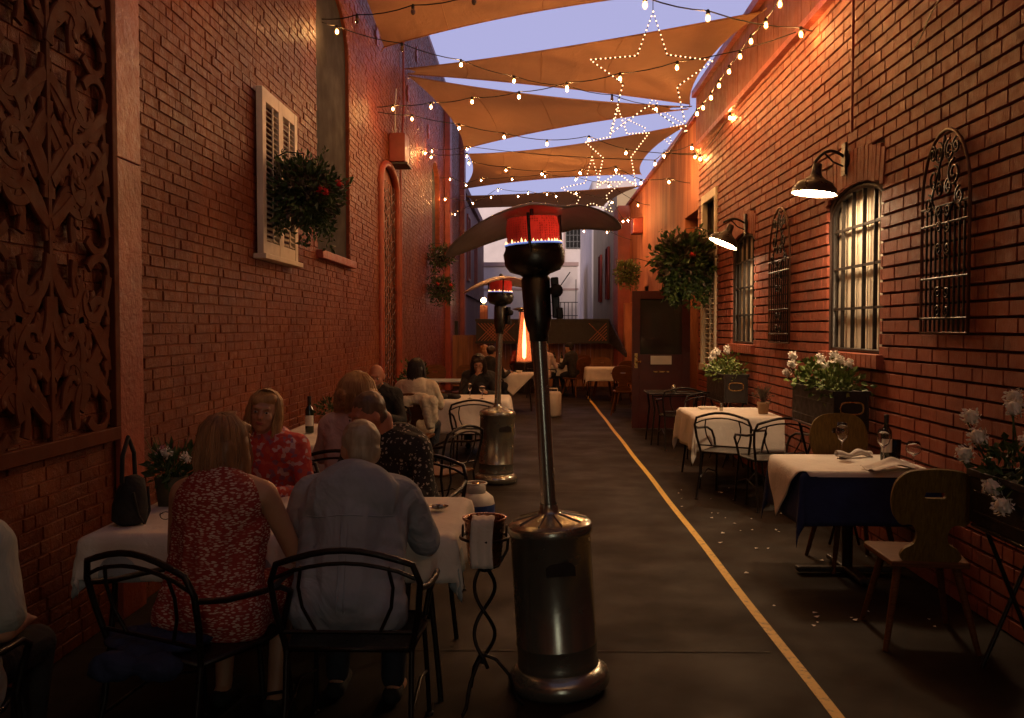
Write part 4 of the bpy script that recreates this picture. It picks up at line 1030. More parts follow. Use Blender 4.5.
def flower_box(label,plabel,x0,x1,y0,y1,zb,zt,seed,nl,spots,stand=True,leaf='leaf3',legs=True):
    t=thing('planter_box',label,'planter',((x0+x1)/2,(y0+y1)/2,0));cx,cy=(x0+x1)/2,(y0+y1)/2
    w=MB();hx,hy=(x1-x0)/2,(y1-y0)/2
    for a,b,c,d in((-hx,-hx+.02,-hy,hy),(hx-.02,hx,-hy,hy),(-hx+.02,hx-.02,-hy,-hy+.02),(-hx+.02,hx-.02,hy-.02,hy)):w.bb(a,b,c,d,zb,zt)
    w.bb(-hx+.02,hx-.02,-hy+.02,hy-.02,zb,zb+.02);ob('box',w,M['black'],t,bev=.006)
    w=MB();w.bb(-hx+.02,hx-.02,-hy+.02,hy-.02,zt-.05,zt-.03);ob('soil',w,M['dark'],t)
    w=MB();
    for a,b,c,d in((-hx-.012,-hx+.005,-hy-.01,hy+.01),(hx-.005,hx+.012,-hy-.01,hy+.01),(-hx+.005,hx-.005,-hy-.012,-hy+.006),(-hx+.005,hx-.005,hy-.006,hy+.012)):w.bb(a,b,c,d,zt-.02,zt+.012)
    w.bb(-hx-.004,-hx,-hy+.05,hy-.05,zb+.05,zb+.065);w.bb(-hx-.004,-hx,-hy+.05,hy-.05,zt-.1,zt-.085)
    ob('rim',w,M['black'],t,bev=.003)
    w=MB();zc=(zb+zt)/2+.03;pts=[]
    for k in range(16):
        a=2*PI*k/16;c_,s_=math.cos(a),math.sin(a);pts.append(((abs(c_)**.6)*(1 if c_>0 else -1)*.085,-hy-.008,zc+(abs(s_)**.6)*(1 if s_>0 else -1)*.045))
    w.tube(pts,.007,6,True);ob('handle_ring',w,M['brass'],t)
    w=MB();
    for s in(-1,1):
        yy=s*(hy-.12)
        w.tube([(-hx+.02,yy,zb),(hx-.02,yy,0.01)],.011,6);w.tube([(hx-.02,yy+.01,zb),(-hx+.02,yy+.01,0.01)],.011,6)
    w.tube([(-hx+.01,-hy+.02,zb-.012),(-hx+.01,hy-.02,zb-.012)],.012,6);w.tube([(hx-.01,-hy+.02,zb-.012),(hx-.01,hy-.02,zb-.012)],.012,6)
    ob('stand',w,M['iron'],t)
    rnd=random.Random(seed);p=thing('flowering_plant',plabel,'plant',(cx,cy,zt-.03))
    w=MB();k=max(3,int((y1-y0)/.16))
    for i in range(k):
        yy=-hy+.1+(y1-y0-.2)*i/(k-1);hgt=.10+.07*rnd.random()
        leaves(w,(rnd.uniform(-.05,.03),yy,hgt*.6),(.17,.15,hgt),nl//k,.055,rnd,.3,.1,.7)
    ob('foliage',w,M[leaf],p)
    for(fy,fz,fx)in spots:
        w=MB();petals(w,(fx*.9,fy,fz),.032 if leaf!='leaf' else .042,22,.021 if leaf!='leaf' else .021,rnd);f=ob('flower_head',w,M['wpetal'],p)
        w=MB();w.tube([(fx*.5,fy+rnd.uniform(-.04,.04),.05),(fx,fy,fz-.02)],.004,5);ob('stem',w,M['leaf'],p)
flower_box('black planter box on crossed legs under the nearer lit window, gold ring on its end','bright green plant with white flowers under the nearer lit window',2.22,2.48,6.85,7.95,.88,1.17,4,700,[(.62,.27,-.12),(.55,.20,-.15),(.70,.12,-.15),(.05,.27,-.05),(-.15,.30,0),(-.22,.26,.02),(.0,.22,.03),(-.10,.22,-.1),(-.4,.24,.03)])
flower_box('black planter box under the farther lit window, gold ring on its end','green plant with a cluster of white flowers under the farther lit window',2.2,2.48,10.7,11.75,.78,1.10,7,520,[(.35,.26,-.1),(.25,.30,-.08),(.1,.28,-.1),(.3,.2,-.14),(-.1,.3,-.02),(.4,.1,-.14),(0.,.34,0)])
flower_box('dark planter box on a stand at the right edge of the frame','leggy plant with large white blooms at the right edge',2.14,2.46,3.45,4.55,.70,.95,12,520,[(.50,.30,-.2),(.36,.22,-.24),(.28,.36,-.1),(.1,.24,-.12),(.42,.40,-.02),(.2,.42,.02),(-.05,.30,-.05),(.0,.40,0),(.25,-.0,-.22),(.12,-.06,-.24),(-.12,.42,-.08),(.48,.12,-.24)],leaf='leaf')
# ---- right front table
table('small pedestal table under a white cloth over navy beside the right wall',2.11,6.2,.82,.76,0,legs='pedestal')
drape('navy blue cloth hanging under the white one on the right front table',2.11,6.2,.83,.78,.34,'navy',seed=3,wav=.009)
drape('white overlay cloth laid crosswise over navy with a pointed corner hanging down',2.11,6.2,.85,.80,0,'linen',size=(1.12,1.12),spin=rad(-45),off=(-.0,.0),fold=True,z=.748,seed=2,wav=.004,base=.022)
wood_chair('carved back wooden chair in the right foreground, back to the camera',(2.05,4.92,0),rad(-7))
wood_chair('rounded back wooden chair tucked in beyond the navy clothed table',(2.22,6.44,0),rad(183),True).scale=(1,1,1.12)
wine_glass('empty wine glass alone at the left of the white clothed right table',(2.12,6.36,.75),.25)
wine_glass('wine glass just left of the green bottle',(2.32,6.14,.75),.23)
wine_glass('round goblet right of the bottle, next to the chair back',(2.44,5.95,.75),.17,False,.048)
wine_glass('clear tumbler right behind the wine bottle',(2.46,6.30,.75),.14,False,.038,'tumbler')
bottle('dark green wine bottle with a pale label on the right front table',(2.39,6.28,.75))
napkin('white napkin rolled behind the lone wine glass',(2.22,6.42,.75),'roll',rad(12))
napkin('white napkin folded to a peak in front of the bottle',(2.27,5.86,.75),'peak',rad(8))
# ---- right middle table
table('iron table under a white cloth between two black chairs by the right wall',2.10,10.0,.86,1.15)
drape('white tablecloth with a long corner hanging off the right middle table',2.10,10.0,.88,1.17,.36,'linen',seed=5,wav=.022)
iron_chair('black iron chair in front of the white clothed right middle table',(2.20,8.55,0),rad(8))
iron_chair('black iron chair at the left corner of the right middle table, by the yellow line',(1.93,9.0,0),rad(-30))
iron_chair('black iron chair beyond the right middle table, under the far planter',(2.15,11.25,0),rad(176))
t=thing('potted_plant','small grassy plant in a tan pot on the right middle table','plant',(2.42,9.75,.745))
w=MB();w.lathe([(0,0),(.05,0),(.062,.10),(.067,.10),(.067,.125),(.058,.125),(.055,.10)],16);ob('pot',w,M['terra'],t)
rnd=random.Random(2);w=MB();
for k in range(90):
    a=rnd.uniform(0,2*PI);r=rnd.uniform(.02,.11);h=rnd.uniform(.08,.2);w.tube([(0,0,.10),(r*.4*math.cos(a),r*.4*math.sin(a),.12+h*.6),(r*math.cos(a),r*math.sin(a),.12+h)],[.003,.0025,.001],4)
leaves(w,(0,0,.17),(.09,.09,.07),90,.03,rnd,.2);ob('foliage',w,M['leaf2'],t)
w=MB();w.lathe([(0,0),(.018,0),(.02,.04),(.014,.06),(.012,.075),(0,.08)],12);tag(ob('salt_shaker',w,M['steel'],loc=(2.05,10.1,.745)),'small steel salt shaker on the right middle tablecloth','shaker')
w=MB();w.box((0,0,.012),(.20,.14,.022));tag(ob('folded_napkin',w,M['linen'],bev=.008,loc=(1.95,10.35,.745)),'folded white napkin on the right middle tablecloth','napkin')
# ---- dark table by the door
table('bare black iron table in front of the open red door',2.05,13.3,.85,.7,mat='iron')
iron_chair('black iron chair pushed in at the bare table before the red door',(2.0,12.7,0),rad(2))
t=thing('tea_light','small steel candle holder on a low shelf under the bare black table','candle holder',(2.0,13.2,.735));w=MB();w.lathe([(0,0),(.04,0),(.042,.04),(.03,.09),(.02,.1)],12);ob('holder',w,M['steel'],t);w=MB();w.lathe([(0,.09),(.018,.1),(0,.11)],8);ob('candle',w,M['cream'],t)
t['label']='small steel candle holder on the bare black table by the door'
# far right tables
table('distant table with white cloth at right end of the alley',1.62,21.3,.8,.8)
drape('white tablecloth on the distant right table',1.62,21.3,.82,.82,.30,'linen',seed=8,group='distant tablecloths')
wood_chair('distant wooden chair behind the far right white table',(1.65,22.1,0),rad(180),mat='wood')
wood_chair('distant wooden chair in front of the far right white table',(1.98,20.2,0),rad(10),mat='wood')
table('distant bare dark table in front of the stucco wall',1.95,18.6,.75,.75,mat='black')
wood_chair('wooden chair beside the bare dark table near the red door edge',(1.72,17.6,0),rad(-10),mat='wood')
wood_chair('wooden chair against the end fence with its back to the alley',(1.2,24.2,0),rad(20),mat='wood')
# ---- left front table (two pushed together)
table('left front dining table where the four diners sit',-1.56,4.42,.78,.88)
table('second table pushed against the left front one, nearest the heater',-.77,4.42,.78,.88)
drape('pale blue under cloth on the left front table',-1.16,4.42,1.60,.90,.20,'pblue',seed=4,wav=.03,z=.741)
drape('white tablecloth with a long corner hanging beside the ice bucket stand',-1.16,4.42,1.63,.93,.20,'linen',seed=6,wav=.022,z=.748)
PB=thing('potted_plant','succulents and small white flowers in a square pot on the left front table','plant',(-1.84,4.62,.75))
w=MB();w.lathe([(0,0),(.075,0),(.095,.15),(.088,.15),(.085,.13),(0,.13)],4,M=Matrix.Rotation(PI/4,3,'Z'));ob('pot',w,simple('mossy pot',(.10,.09,.05),.7),PB)
rnd=random.Random(6);w=MB();leaves(w,(0,0,.20),(.11,.10,.09),170,.06,rnd,.2)
for k in range(24):
    a=rnd.uniform(0,2*PI);w.tube([(0,0,.12),(.05*math.cos(a),.05*math.sin(a),.2),(.13*math.cos(a),.13*math.sin(a),.24+rnd.random()*.12)],[.005,.004,.001],5)
ob('foliage',w,M['leaf'],PB)
for k in range(4):
    w=MB();petals(w,(rnd.uniform(-.06,.1),rnd.uniform(-.1,-.02),rnd.uniform(.2,.3)),.022,12,.018,rnd);ob('flower',w,M['wpetal' if k<3 else 'ppetal'],PB)
# handbag
t=thing('handbag','black handbag with a tall strap slumped at the left end of the front table','handbag',(-1.86,4.16,.75))
w=MB();w.tube([(0,0,.0),(0,0,.02),(.005,0,.08),(.01,.01,.15),(.02,.02,.21),(.02,.02,.225)],[.05,.078,.08,.066,.045,.01],14);ob('bag_body',w,M['blackcloth'],t)
w=MB();w.tube([(0,-.07,.2),(0,-.06,.32),(0,0,.40),(0,.06,.32),(0,.07,.2)],.010,6);w.tube([(.055,-.08,.16),(.07,-.06,.05),(.07,.0,.0),(.07,.06,.05),(.055,.08,.16)],.006,6);ob('strap',w,M['blackcloth'],t)
t=thing('eyeglasses','pair of eyeglasses lying on the white cloth near the square pot','eyeglasses',(-1.68,4.22,.758),rad(15))
w=MB()
for s in(-1,1):
    w.tube([(s*.033+.024*math.cos(a),0,.02+.018*math.sin(a)) for a in [k*2*PI/12 for k in range(12)]],.002,5,True);w.tube([(s*.06,0,.024),(s*.065,.07,.02),(s*.06,.13,.004)],.002,5)
w.tube([(-.01,0,.026),(.01,0,.026)],.002,5);ob('frame',w,M['black'],t)
t=thing('foil_ashtray','crumpled shiny foil dish on the right end of the front table','dish',(-.47,4.50,.752))
rnd=random.Random(9);w=MB();w.lathe([(0,.004)]+[(.02+.01*k,.004+.004*k+rnd.uniform(0,.006)) for k in range(4)],14);w.ell((.01,0,.018),(.022,.016,.014),seg=7,ring=5,smooth=False);w.ell((-.02,.01,.015),(.014,.018,.012),seg=6,ring=4,smooth=False);ob('foil',w,M['steel'],t)
# ice bucket stand
t=thing('bucket_stand','black wrought iron stand with twisted stem beside the foreground heater','stand',(-.215,3.98,0))
w=MB()
for ph in(0,PI):
    w.tube([(.045*math.sin(z*15.+ph)*(1 if .2<z<.6 else .6),.03*math.cos(z*15.+ph),z) for z in [.17+.44*k/36 for k in range(37)]],.0085,7)
ob('twisted_stem',w,M['iron'],t)
for k in range(3):
    a=PI/2+k*2*PI/3+.5;w=MB();c_,s_=math.cos(a),math.sin(a);w.tube([(0,0,.22),(.05*c_,.05*s_,.20),(.11*c_,.11*s_,.13),(.14*c_,.14*s_,.03),(.17*c_,.17*s_,.006)],.008,7);ob('leg',w,M['iron'],t)
w=MB()
w.tube([(.105*math.cos(a),.105*math.sin(a),.74) for a in [k*2*PI/24 for k in range(24)]],.007,6,True)
for k in range(3):
    a=k*2*PI/3+.2;w.tube([(0,0,.59),(.06*math.cos(a),.06*math.sin(a),.61),(.10*math.cos(a),.10*math.sin(a),.68),(.105*math.cos(a),.105*math.sin(a),.74)],.007,6)
ob('holder_ring',w,M['iron'],t)
t=thing('ice_bucket','hammered metal ice bucket with ring handles sitting in the iron stand','bucket',(-.215,3.98,.62))
w=MB();w.lathe([(0,0),(.065,0),(.072,.01),(.088,.19),(.097,.20),(.097,.208),(.088,.206),(.084,.19),(.069,.014),(0,.014)],28);ob('bucket_body',w,M['copper'],t)
for s in(-1,1):
    w=MB();w.tube([(s*(.095),.026*math.cos(a),.145+.026*math.sin(a)) for a in [k*2*PI/14 for k in range(14)]],.004,6,True);ob('ring_handle',w,M['iron'],t)
mb=MB();n=16;vs=[]
for j in range(n+1):
    for i in range(9):
        s=(j/n)*.33;u=(i/8-.5)*.095-.02
        if s<.12:y=-.02-(s)*.75+.0;z=.208+.004-.0*s;y=-.01-s*.8
        else:y=-.108-.008*math.sin(i*1.9)*(s-.1)*6;z=.212-(s-.12)*.97
        vs.append((u+.004*math.sin(s*20),y,z+.003*math.sin(i*2)))
mb.add(vs,[(j*9+i,j*9+i+1,(j+1)*9+i+1,(j+1)*9+i) for j in range(n) for i in range(8)],True)
o=ob('napkin',mb,M['linen'],solid=.004,loc=(-.20,3.98,.62));tag(o,'white cloth folded over the rim of the metal ice bucket','napkin');mb=None
# propane tank
t=thing('propane_tank','white propane tank with a blue band on the ground behind the ice bucket','gas tank',(-.46,7.2,0))
w=MB();w.lathe([(0,.03),(.10,.03),(.14,.06),(.152,.11),(.152,.27),(.14,.32),(.09,.36),(.03,.375),(0,.376)],28);ob('tank_body',w,M['tankwhite'],t)
w=MB();w.lathe([(.1525,.18),(.1535,.185),(.1535,.265),(.1525,.27)],28);ob('blue_band',w,M['tankblue'],t)
w=MB();w.lathe([(.105,0),(.108,.0),(.108,.05)],24);ob('foot_ring',w,M['tankwhite'],t)
w=MB()
w.lathe([(.085,.345),(.092,.35),(.092,.43),(.085,.435),(.083,.345)],20,a0=.5,a1=2.6);w.lathe([(.085,.345),(.092,.35),(.092,.43),(.085,.435),(.083,.345)],20,a0=3.7,a1=5.8)
w.tube([(.088*math.cos(a),.088*math.sin(a),.43) for a in [k*2*PI/20 for k in range(20)]],.007,6,True);ob('collar',w,M['tankwhite'],t)
w=MB();w.lathe([(.018,.37),(.018,.40),(.03,.405),(.03,.43),(0,.435)],12);w.tube([(0,0,.395),(.05,-.02,.395)],.012,8);ob('valve',w,M['brass'],t)
# chairs of the left tables
iron_chair('black iron armchair holding the man in the pale blue shirt',(-.69,3.60,0),rad(0))
iron_chair('black iron armchair holding the woman in the red patterned dress',(-1.30,3.50,0),rad(-26))
iron_chair('black iron armchair of the man in the dark motif shirt',(-.76,5.50,0),rad(165))
iron_chair('black iron chair behind the blonde woman facing the camera',(-1.62,5.45,0),rad(182))
iron_chair('black iron chair of the curly haired woman at the second table',(-1.30,6.30,0),rad(0))
iron_chair('black iron chair with a wooden seat standing empty in the aisle',(-.82,7.7,0),rad(60),seatmat='wood')
iron_chair('black iron chair before the third table, half behind the rear heater',(-.67,10.55,0),rad(0))
wood_chair('wooden chair with a cream jacket thrown over its back',(-1.36,10.2,0),rad(0),mat='wood')
iron_chair('black iron chair of the bearded man',(-1.60,9.55,0),rad(180))
# table two
table('second table along the left wall',-1.68,7.85,.95,1.6)
drape('white tablecloth on the second table by the left wall',-1.68,7.85,.97,1.62,.28,'linen',seed=9)
bottle('dark wine bottle with white label on the second left table',(-1.93,7.85,.75))
rnd=random.Random(16);t=thing('potted_plant','small pot plant beside the wine bottle on the second left table','plant',(-1.85,8.2,.75));w=MB();w.lathe([(0,0),(.05,0),(.065,.11),(.055,.11),(0,.1)],12);ob('pot',w,M['terra'],t);w=MB();leaves(w,(0,0,.18),(.10,.10,.09),130,.05,rnd,.1);ob('foliage',w,M['leaf'],t)
# table three
table('third table down the left side',-.86,12.0,1.05,1.0)
drape('white tablecloth on the third table with a champagne glass on it',-.86,12.0,1.07,1.02,.42,'linen',seed=10)
wine_glass('champagne flute with drink on the third table',at(470,393,11.8)*1.0-Vector((0,0,0)),.21,True,.024)
bpy.context.view_layer.update()
for o in bpy.data.objects:
    if o.get('label','').startswith('champagne flute'):o.location=(-.82,11.75,.745)
wine_glass('wine glass near the edge of the third table beside the flute',(-.66,11.7,.745),.18,True)
w=MB();rnd=random.Random(31)
for k in range(9):w.ell((rnd.uniform(-.16,.16),rnd.uniform(-.06,.06),.03),(.07,.05,.035),seg=8,ring=5)
tag(ob('scarf',w,M['blackcloth'],loc=(-1.05,11.75,.745)),'dark bundled scarf lying on the third table','scarf')
table('bare lavender topped table behind the third one',-1.55,16.2,1.1,.8,mat='pblue')
wood_chair('wooden chair against the left wall past the third table',(-1.9,17.4,0),rad(180),mat='wood')
wood_chair('wooden chair next to the lavender topped table',(-1.3,17.3,0),rad(175),mat='wood')
t=thing('potted_plant','leafy plant on the sill beyond the brunette woman','plant',(-1.95,14.8,0));w=MB();w.lathe([(0,0),(.14,0),(.18,.4),(.16,.4),(0,.38)],14);ob('pot',w,M['terra'],t);w=MB();leaves(w,(0,0,.75),(.22,.22,.38),340,.10,random.Random(3),.1);ob('foliage',w,M['leaf'],t);t['label']='leafy plant in a tall clay pot by the left wall beyond the brunette woman'
# table five and six
table('distant table with a cloth corner pointing down, left of the pyramid heater',-.42,18.6,.8,.8)
drape('white cloth turned so a triangular corner faces the camera, on the distant left table',-.42,18.6,.82,.82,.0,'linen',size=(1.2,1.2),spin=rad(45),seed=12)
for k,(x,y) in enumerate([(-.6,18.5),(-.5,18.7),(-.3,18.5)]):
    w=MB();w.lathe([(0,0),(.04,0),(.07,.05),(.065,.05),(.035,.008)],12);tag(ob('bowl',w,M['white_in' if k!=1 else 'navy'],loc=(x,y,.745)),['white bowl on the left of the distant triangular clothed table','dark blue bowl on the distant triangular clothed table','white bowl on the right of the distant triangular clothed table'][k],'bowl')
table('distant table by the end fence where the person in the cap sits',.55,22.6,.9,.8)
drape('pale cloth on the distant table by the end fence',.55,22.6,.92,.82,.25,'linen',seed=14,group='distant tablecloths')
for k,x in enumerate((.35,.5,.68)):bottle('dark bottle, %s on the table before the end fence'%['leftmost','middle one','rightmost'][k],(x,22.7,.745))
wood_chair('wooden chair of the person in the cap by the end fence',(1.0,22.1,0),rad(40),mat='wood')
w=MB();w.lathe([(0,0),(.13,0),(.155,.03),(.155,.42),(.13,.46),(0,.47)],18);t=thing('gas_canister','pale round canister on the ground behind the foreground heater pole','canister',(.36,17.2,0));ob('canister_body',w,M['tankwhite'],t);w=MB();w.tube([(-.08,0,.46),(-.08,0,.52),(.08,0,.52),(.08,0,.46)],.012,6);ob('carry_handle',w,M['tankwhite'],t)
# fallen petals on the ground near the right tables
rnd=random.Random(44)
mb=MB();mb.add([(-.012,-.008,0.003),(.010,-.010,.006),(.014,.008,.004),(-.008,.012,.009)],[(0,1,2),(0,2,3)]);pm=mb.mesh('fallen_petal');pm.materials.append(M['wpetal'])
for k in range(42):
    o=bpy.data.objects.new('fallen_petal',pm);COL.objects.link(o);o.location=(rnd.uniform(1.35,2.4),rnd.uniform(5.0,9.6),.003);o.rotation_euler=(0,0,rnd.uniform(0,6));s=rnd.uniform(.6,1.4);o.scale=(s,s,s)
    tag(o,'small pale petal fallen on the dark ground beside the right tables','petal','fallen petals on the ground')
# ================================================ PEOPLE
def blob(name,prims,voxel,mat,parent=None,smooth=3,disp=0,dscale=.1,bev=0):
    mb=MB()
    for p in prims:
        if p[0]=='c':mb.caps(p[1],p[2],p[3],p[4])
        elif p[0]=='e':mb.ell(p[1],p[2],p[3] if len(p)>3 else None,16,11)
        elif p[0]=='t':
            mb.tube(p[1],p[2],10)
    me=mb.mesh('tmp');o=bpy.data.objects.new('tmp',me);COL.objects.link(o)
    m=o.modifiers.new('r','REMESH');m.mode='VOXEL';m.voxel_size=voxel;m.use_smooth_shade=True
    m=o.modifiers.new('s','SMOOTH');m.factor=.5;m.iterations=smooth
    if disp:
        tx=bpy.data.textures.new('folds','CLOUDS');tx.noise_scale=dscale;tx.noise_depth=2
        m=o.modifiers.new('d','DISPLACE');m.texture=tx;m.strength=disp;m.mid_level=.5
    dg=bpy.context.evaluated_depsgraph_get();r=bpy.data.meshes.new_from_object(o.evaluated_get(dg));r.name=name
    bpy.data.objects.remove(o);bpy.data.meshes.remove(me)
    return ob(name,r,mat,parent)
def V(*a):return Vector(a)
def hand(prims,w,d,up,thumb,s=1.0,curl=.5):
    # palm + four fingers + thumb; w wrist, d pointing direction, up = back of the hand, thumb side vector
    d=d.normalized();side=(thumb-d*thumb.dot(d)).normalized();up=d.cross(side)*(1 if d.cross(side).dot(up)>0 else -1)
    pc=w+d*.055*s;prims.append(('c',w,pc,.024*s,.028*s))
    for k,(off,L) in enumerate(((.030,.070),(.010,.078),(-.010,.072),(-.029,.056))):
        b=w+d*.075*s+side*off*s;prims.append(('c',pc+side*off*.7*s,b,.013*s,.0105*s))
        m=b+(d*.95-up*.3*curl)*L*.5*s;e=m+(d*.6-up*.8*curl)*L*.5*s
        prims.append(('c',b,m,.0098*s,.0088*s));prims.append(('c',m,e,.0088*s,.0074*s))
    b=w+d*.022*s+side*.022*s;m=b+(d*.5+side*.75)*.042*s;e=m+(d*.85+side*.25)*.034*s
    prims.append(('c',b,m,.013*s,.0105*s));prims.append(('c',m,e,.0105*s,.0085*s))
def person(label,loc,rz,skin='skin',top='shirt_blue',bottom='jeans',lean=.10,headturn=0,headtilt=0,nod=0,sleeve='short',arms='table',voxel=.009,scale=1,hair=None,bare_back=False,skirt=False,hf=1.0,tw=1.0,shift=0,armw=1.0,low=.09):
    t=thing('person',label,'person',loc,rz)
    prims=[];zs=.46
    hip=V(0,0,zs+.11);ch=V(0,lean*.6,zs+.40);sh=V(shift*.5,lean,zs+.60-low*.7);nb=V(shift*.6,lean+.015,zs+.655-low*.7)
    hd=nb+V(shift*.6,.03+nod*.10,.150-nod*.03-low*.3)
    prims+=[('e',hip,(.165*tw,.13,.12)),('c',hip,ch,.125*tw,.135*tw),('e',V(0,lean*.55,zs+.33),(.15*tw,.115,.16)),('e',ch+V(0,0,.06),(.165*tw,.115,.17))]
    for s in(-1,1):prims.append(('c',sh+V(s*.02,0,.03),sh+V(s*.165*tw,0,-.02),.062,.062))
    prims.append(('c',nb-V(0,0,.05),nb+V(0,.015,.08),.058,.052))
    Rh=Matrix.Rotation(headturn,3,'Z')@Matrix.Rotation(-nod*.5,3,'X')@Matrix.Rotation(headtilt,3,'Y')
    def H(x,y,z):return hd+Rh@V(x,y,z)
    k=hf
    prims+=[('e',H(0,-.012,.02),(.077*k,.093*k,.098*k),Rh),('e',H(0,.026,-.035),(.060*k,.066*k,.085*k),Rh),('e',H(0,.058,-.082),(.034*k,.032*k,.028*k),Rh),
            ('c',H(0,.088*k,.012),H(0,.106*k,-.022),.010,.015),('e',H(.036*k,.062*k,-.022),(.024,.022,.024),Rh),('e',H(-.036*k,.062*k,-.022),(.024,.022,.024),Rh),
            ('c',H(-.035,.082*k,.030),H(.035,.082*k,.030),.012,.012),('c',H(-.017,.086*k,-.053),H(.017,.086*k,-.053),.011,.011)]
    for s in(-1,1):prims.append(('e',H(s*.077*k,-.005,-.005),(.010,.020,.032),Rh))
    knee=[];E=[];Wr=[]
    for s in(-1,1):
        hj=V(s*.09*tw,.02,zs+.075);kn=V(s*.13,.44,zs+.05);an=V(s*.13,.40 if s<0 else .34,.09);
        prims+=[('c',hj,kn,.085*tw,.058),('c',kn,an,.055,.036),('c',an-V(0,.03,.03),an+V(s*.015,.13,-.055),.036,.030)]
        knee.append((hj,kn,an))
        so=sh+V(s*.185*tw,0,-.03)
        if arms=='table':el=so+V(s*.075*armw,.10,-.255);wr=V(s*.13,lean+.42,.775)
        elif arms=='out':el=so+V(s*.12,.16,-.23);wr=V(s*.20,lean+.40,.80)
        elif arms=='face':
            if s>0:el=so+V(.05,.20,-.24);wr=hd+V(.02,.10,-.14)
            else:el=so+V(-.05,.10,-.255);wr=V(-.12,lean+.40,.775)
        else:el=so+V(s*.05,-.02,-.27);wr=el+V(-s*.06,.22,-.05)
        prims+=[('c',so,el,.048,.038),('c',el,wr,.038,.025)]
        d=(wr-el);d=V(d.x*.4-s*.25*.1,d.y,0 if arms!='face' else d.z).normalized()
        hand(prims,wr,d,V(0,0,1),V(-s,0,.2))
        E.append((so,el,wr))
    body=blob('body',prims,voxel,M[skin],t,4)
    # face details
    if voxel<.012:
        for s in(-1,1):
            w=MB();w.ell(H(s*.031*k,.089*k,.006),(.0125,.006,.0065),Rh,10,6);ey=ob('eye',w,M['eyewhite'],t)
            w=MB();w.ell(H(s*.031*k,.0945*k,.006),(.0055,.003,.0058),Rh,8,5);ob('iris',w,M['eye'],ey)
            w=MB();w.tube([H(s*.012*k,.096*k,.024),H(s*.03*k,.097*k,.029),H(s*.052*k,.083*k,.024)],[.0025,.003,.0015],5);ob('eyebrow',w,M[hair[1]] if hair else M['hair_dark'],t)
        w=MB();w.ell(H(0,.0985*k,-.052),(.022,.006,.0045),Rh,10,6);w.ell(H(0,.0975*k,-.0595),(.018,.006,.005),Rh,10,6);ob('lips',w,M['lips'],t)
    # clothes
    g=.018;cl=[('e',hip,(.165*tw+g,.13+g,.12+g)),('c',hip,ch,.125*tw+g,.135*tw+g),('e',V(0,lean*.55,zs+.33),(.155*tw+g,.118+g,.16+g)),('e',ch+V(0,0,.06),(.165*tw+g,.115+g,.17+g))]
    nst=8;top_z=sh-V(0,0,.035)
    for i in range(nst):
        q=i/(nst-1);c=hip*(1-q)+top_z*q-V(0,0,.05*(1-q));c.y-=.02*math.sin(q*PI) if not bare_back else 0
        ww=(.105-.020*math.sin(q*PI)*(1 if not bare_back else 2)+.02*q)*tw;rr=.118+g*.6-.022*q
        if bare_back and q>.72:continue
        cl.append(('c',c+V(-ww,0,0),c+V(ww,0,0),rr,rr))
    if not bare_back:
        for s in(-1,1):cl.append(('c',sh+V(s*.02,0,.022),sh+V(s*.165*tw,0,-.02),.064+g*.5,.062+g))
        cl.append(('c',nb-V(0,0,.07),nb+V(0,.004,.0),.070,.062))
        for(so,el,wr)in E:
            if sleeve=='short':cl.append(('c',so,so+(el-so)*.80,.072,.074))
            elif sleeve=='elbow':cl+=[('c',so,el,.070,.062),('c',el,el+(wr-el)*.15,.054,.050)]
            else:cl+=[('c',so,el,.064,.054),('c',el,el+(wr-el)*.9,.054,.040)]
    else:
        for s in(-1,1):cl.append(('c',sh+V(s*.055,-.0,.015),sh+V(s*.07,0,-.15),.062,.115))
        cl.append(('c',sh+V(-.06,0,.015),sh+V(.06,0,.015),.066,.066))
    if skirt:
        for(hj,kn,an)in knee:cl.append(('c',hj,kn,.085+g+.03,.058+g+.03))
        cl.append(('e',V(0,.15,zs+.05),(.21,.24,.10)))
    sb=blob('top' if not skirt else 'dress',cl,voxel,M[top],t,3,disp=.024 if voxel<.012 else 0,dscale=.17)
    if sleeve=='short' and voxel<.010 and not bare_back:
        from mathutils.bvhtree import BVHTree
        me=sb.data;bv=BVHTree.FromPolygons([v.co for v in me.vertices],[tuple(p.vertices) for p in me.polygons])
        def hit(x,z):
            r=bv.ray_cast(V(x,-1,z),V(0,1,0));return r[0]+V(0,-.001,0) if r[0] else None
        zy=sh.z-.075
        for pts in([hit(-.18+.03*i,zy-.012*math.cos(i*.5)) for i in range(13)],[hit(-.014,zy-.02-.03*i) for i in range(12)],[hit(.014,zy-.02-.03*i) for i in range(12)]):
            pts=[p for p in pts if p]
            if len(pts)>3:
                w=MB();w.tube(pts,.0028,5);ob('seam',w,M[top],sb)
        w=MB();ring=[nb+V(.063*math.cos(a),.004+.060*math.sin(a),.012+.012*math.sin(a)*-1) for a in [k*2*PI/20 for k in range(20)]];w.tube(ring,.014,8,True);w.tube([p-V(0,0,.02) for p in ring],.017,8,True);ob('collar',w,M[top],sb)
    if not skirt:
        pl=[('e',hip-V(0,0,.02),(.165*tw+.008,.13+.008,.11))]
        for(hj,kn,an)in knee:pl+=[('c',hj,kn,.085*tw+.012,.058+.014),('c',kn,an+V(0,0,.02),.055+.014,.036+.018)]
        blob('trousers',pl,max(voxel,.011),M[bottom],t,2)
    for(hj,kn,an)in knee:
        blob('shoe',[('c',an-V(0,.035,.045),an+V(0,.15,-.05),.045,.038)],.012,M['blackcloth' if hair and hair[0]!='bald' else 'tee'],t,2)
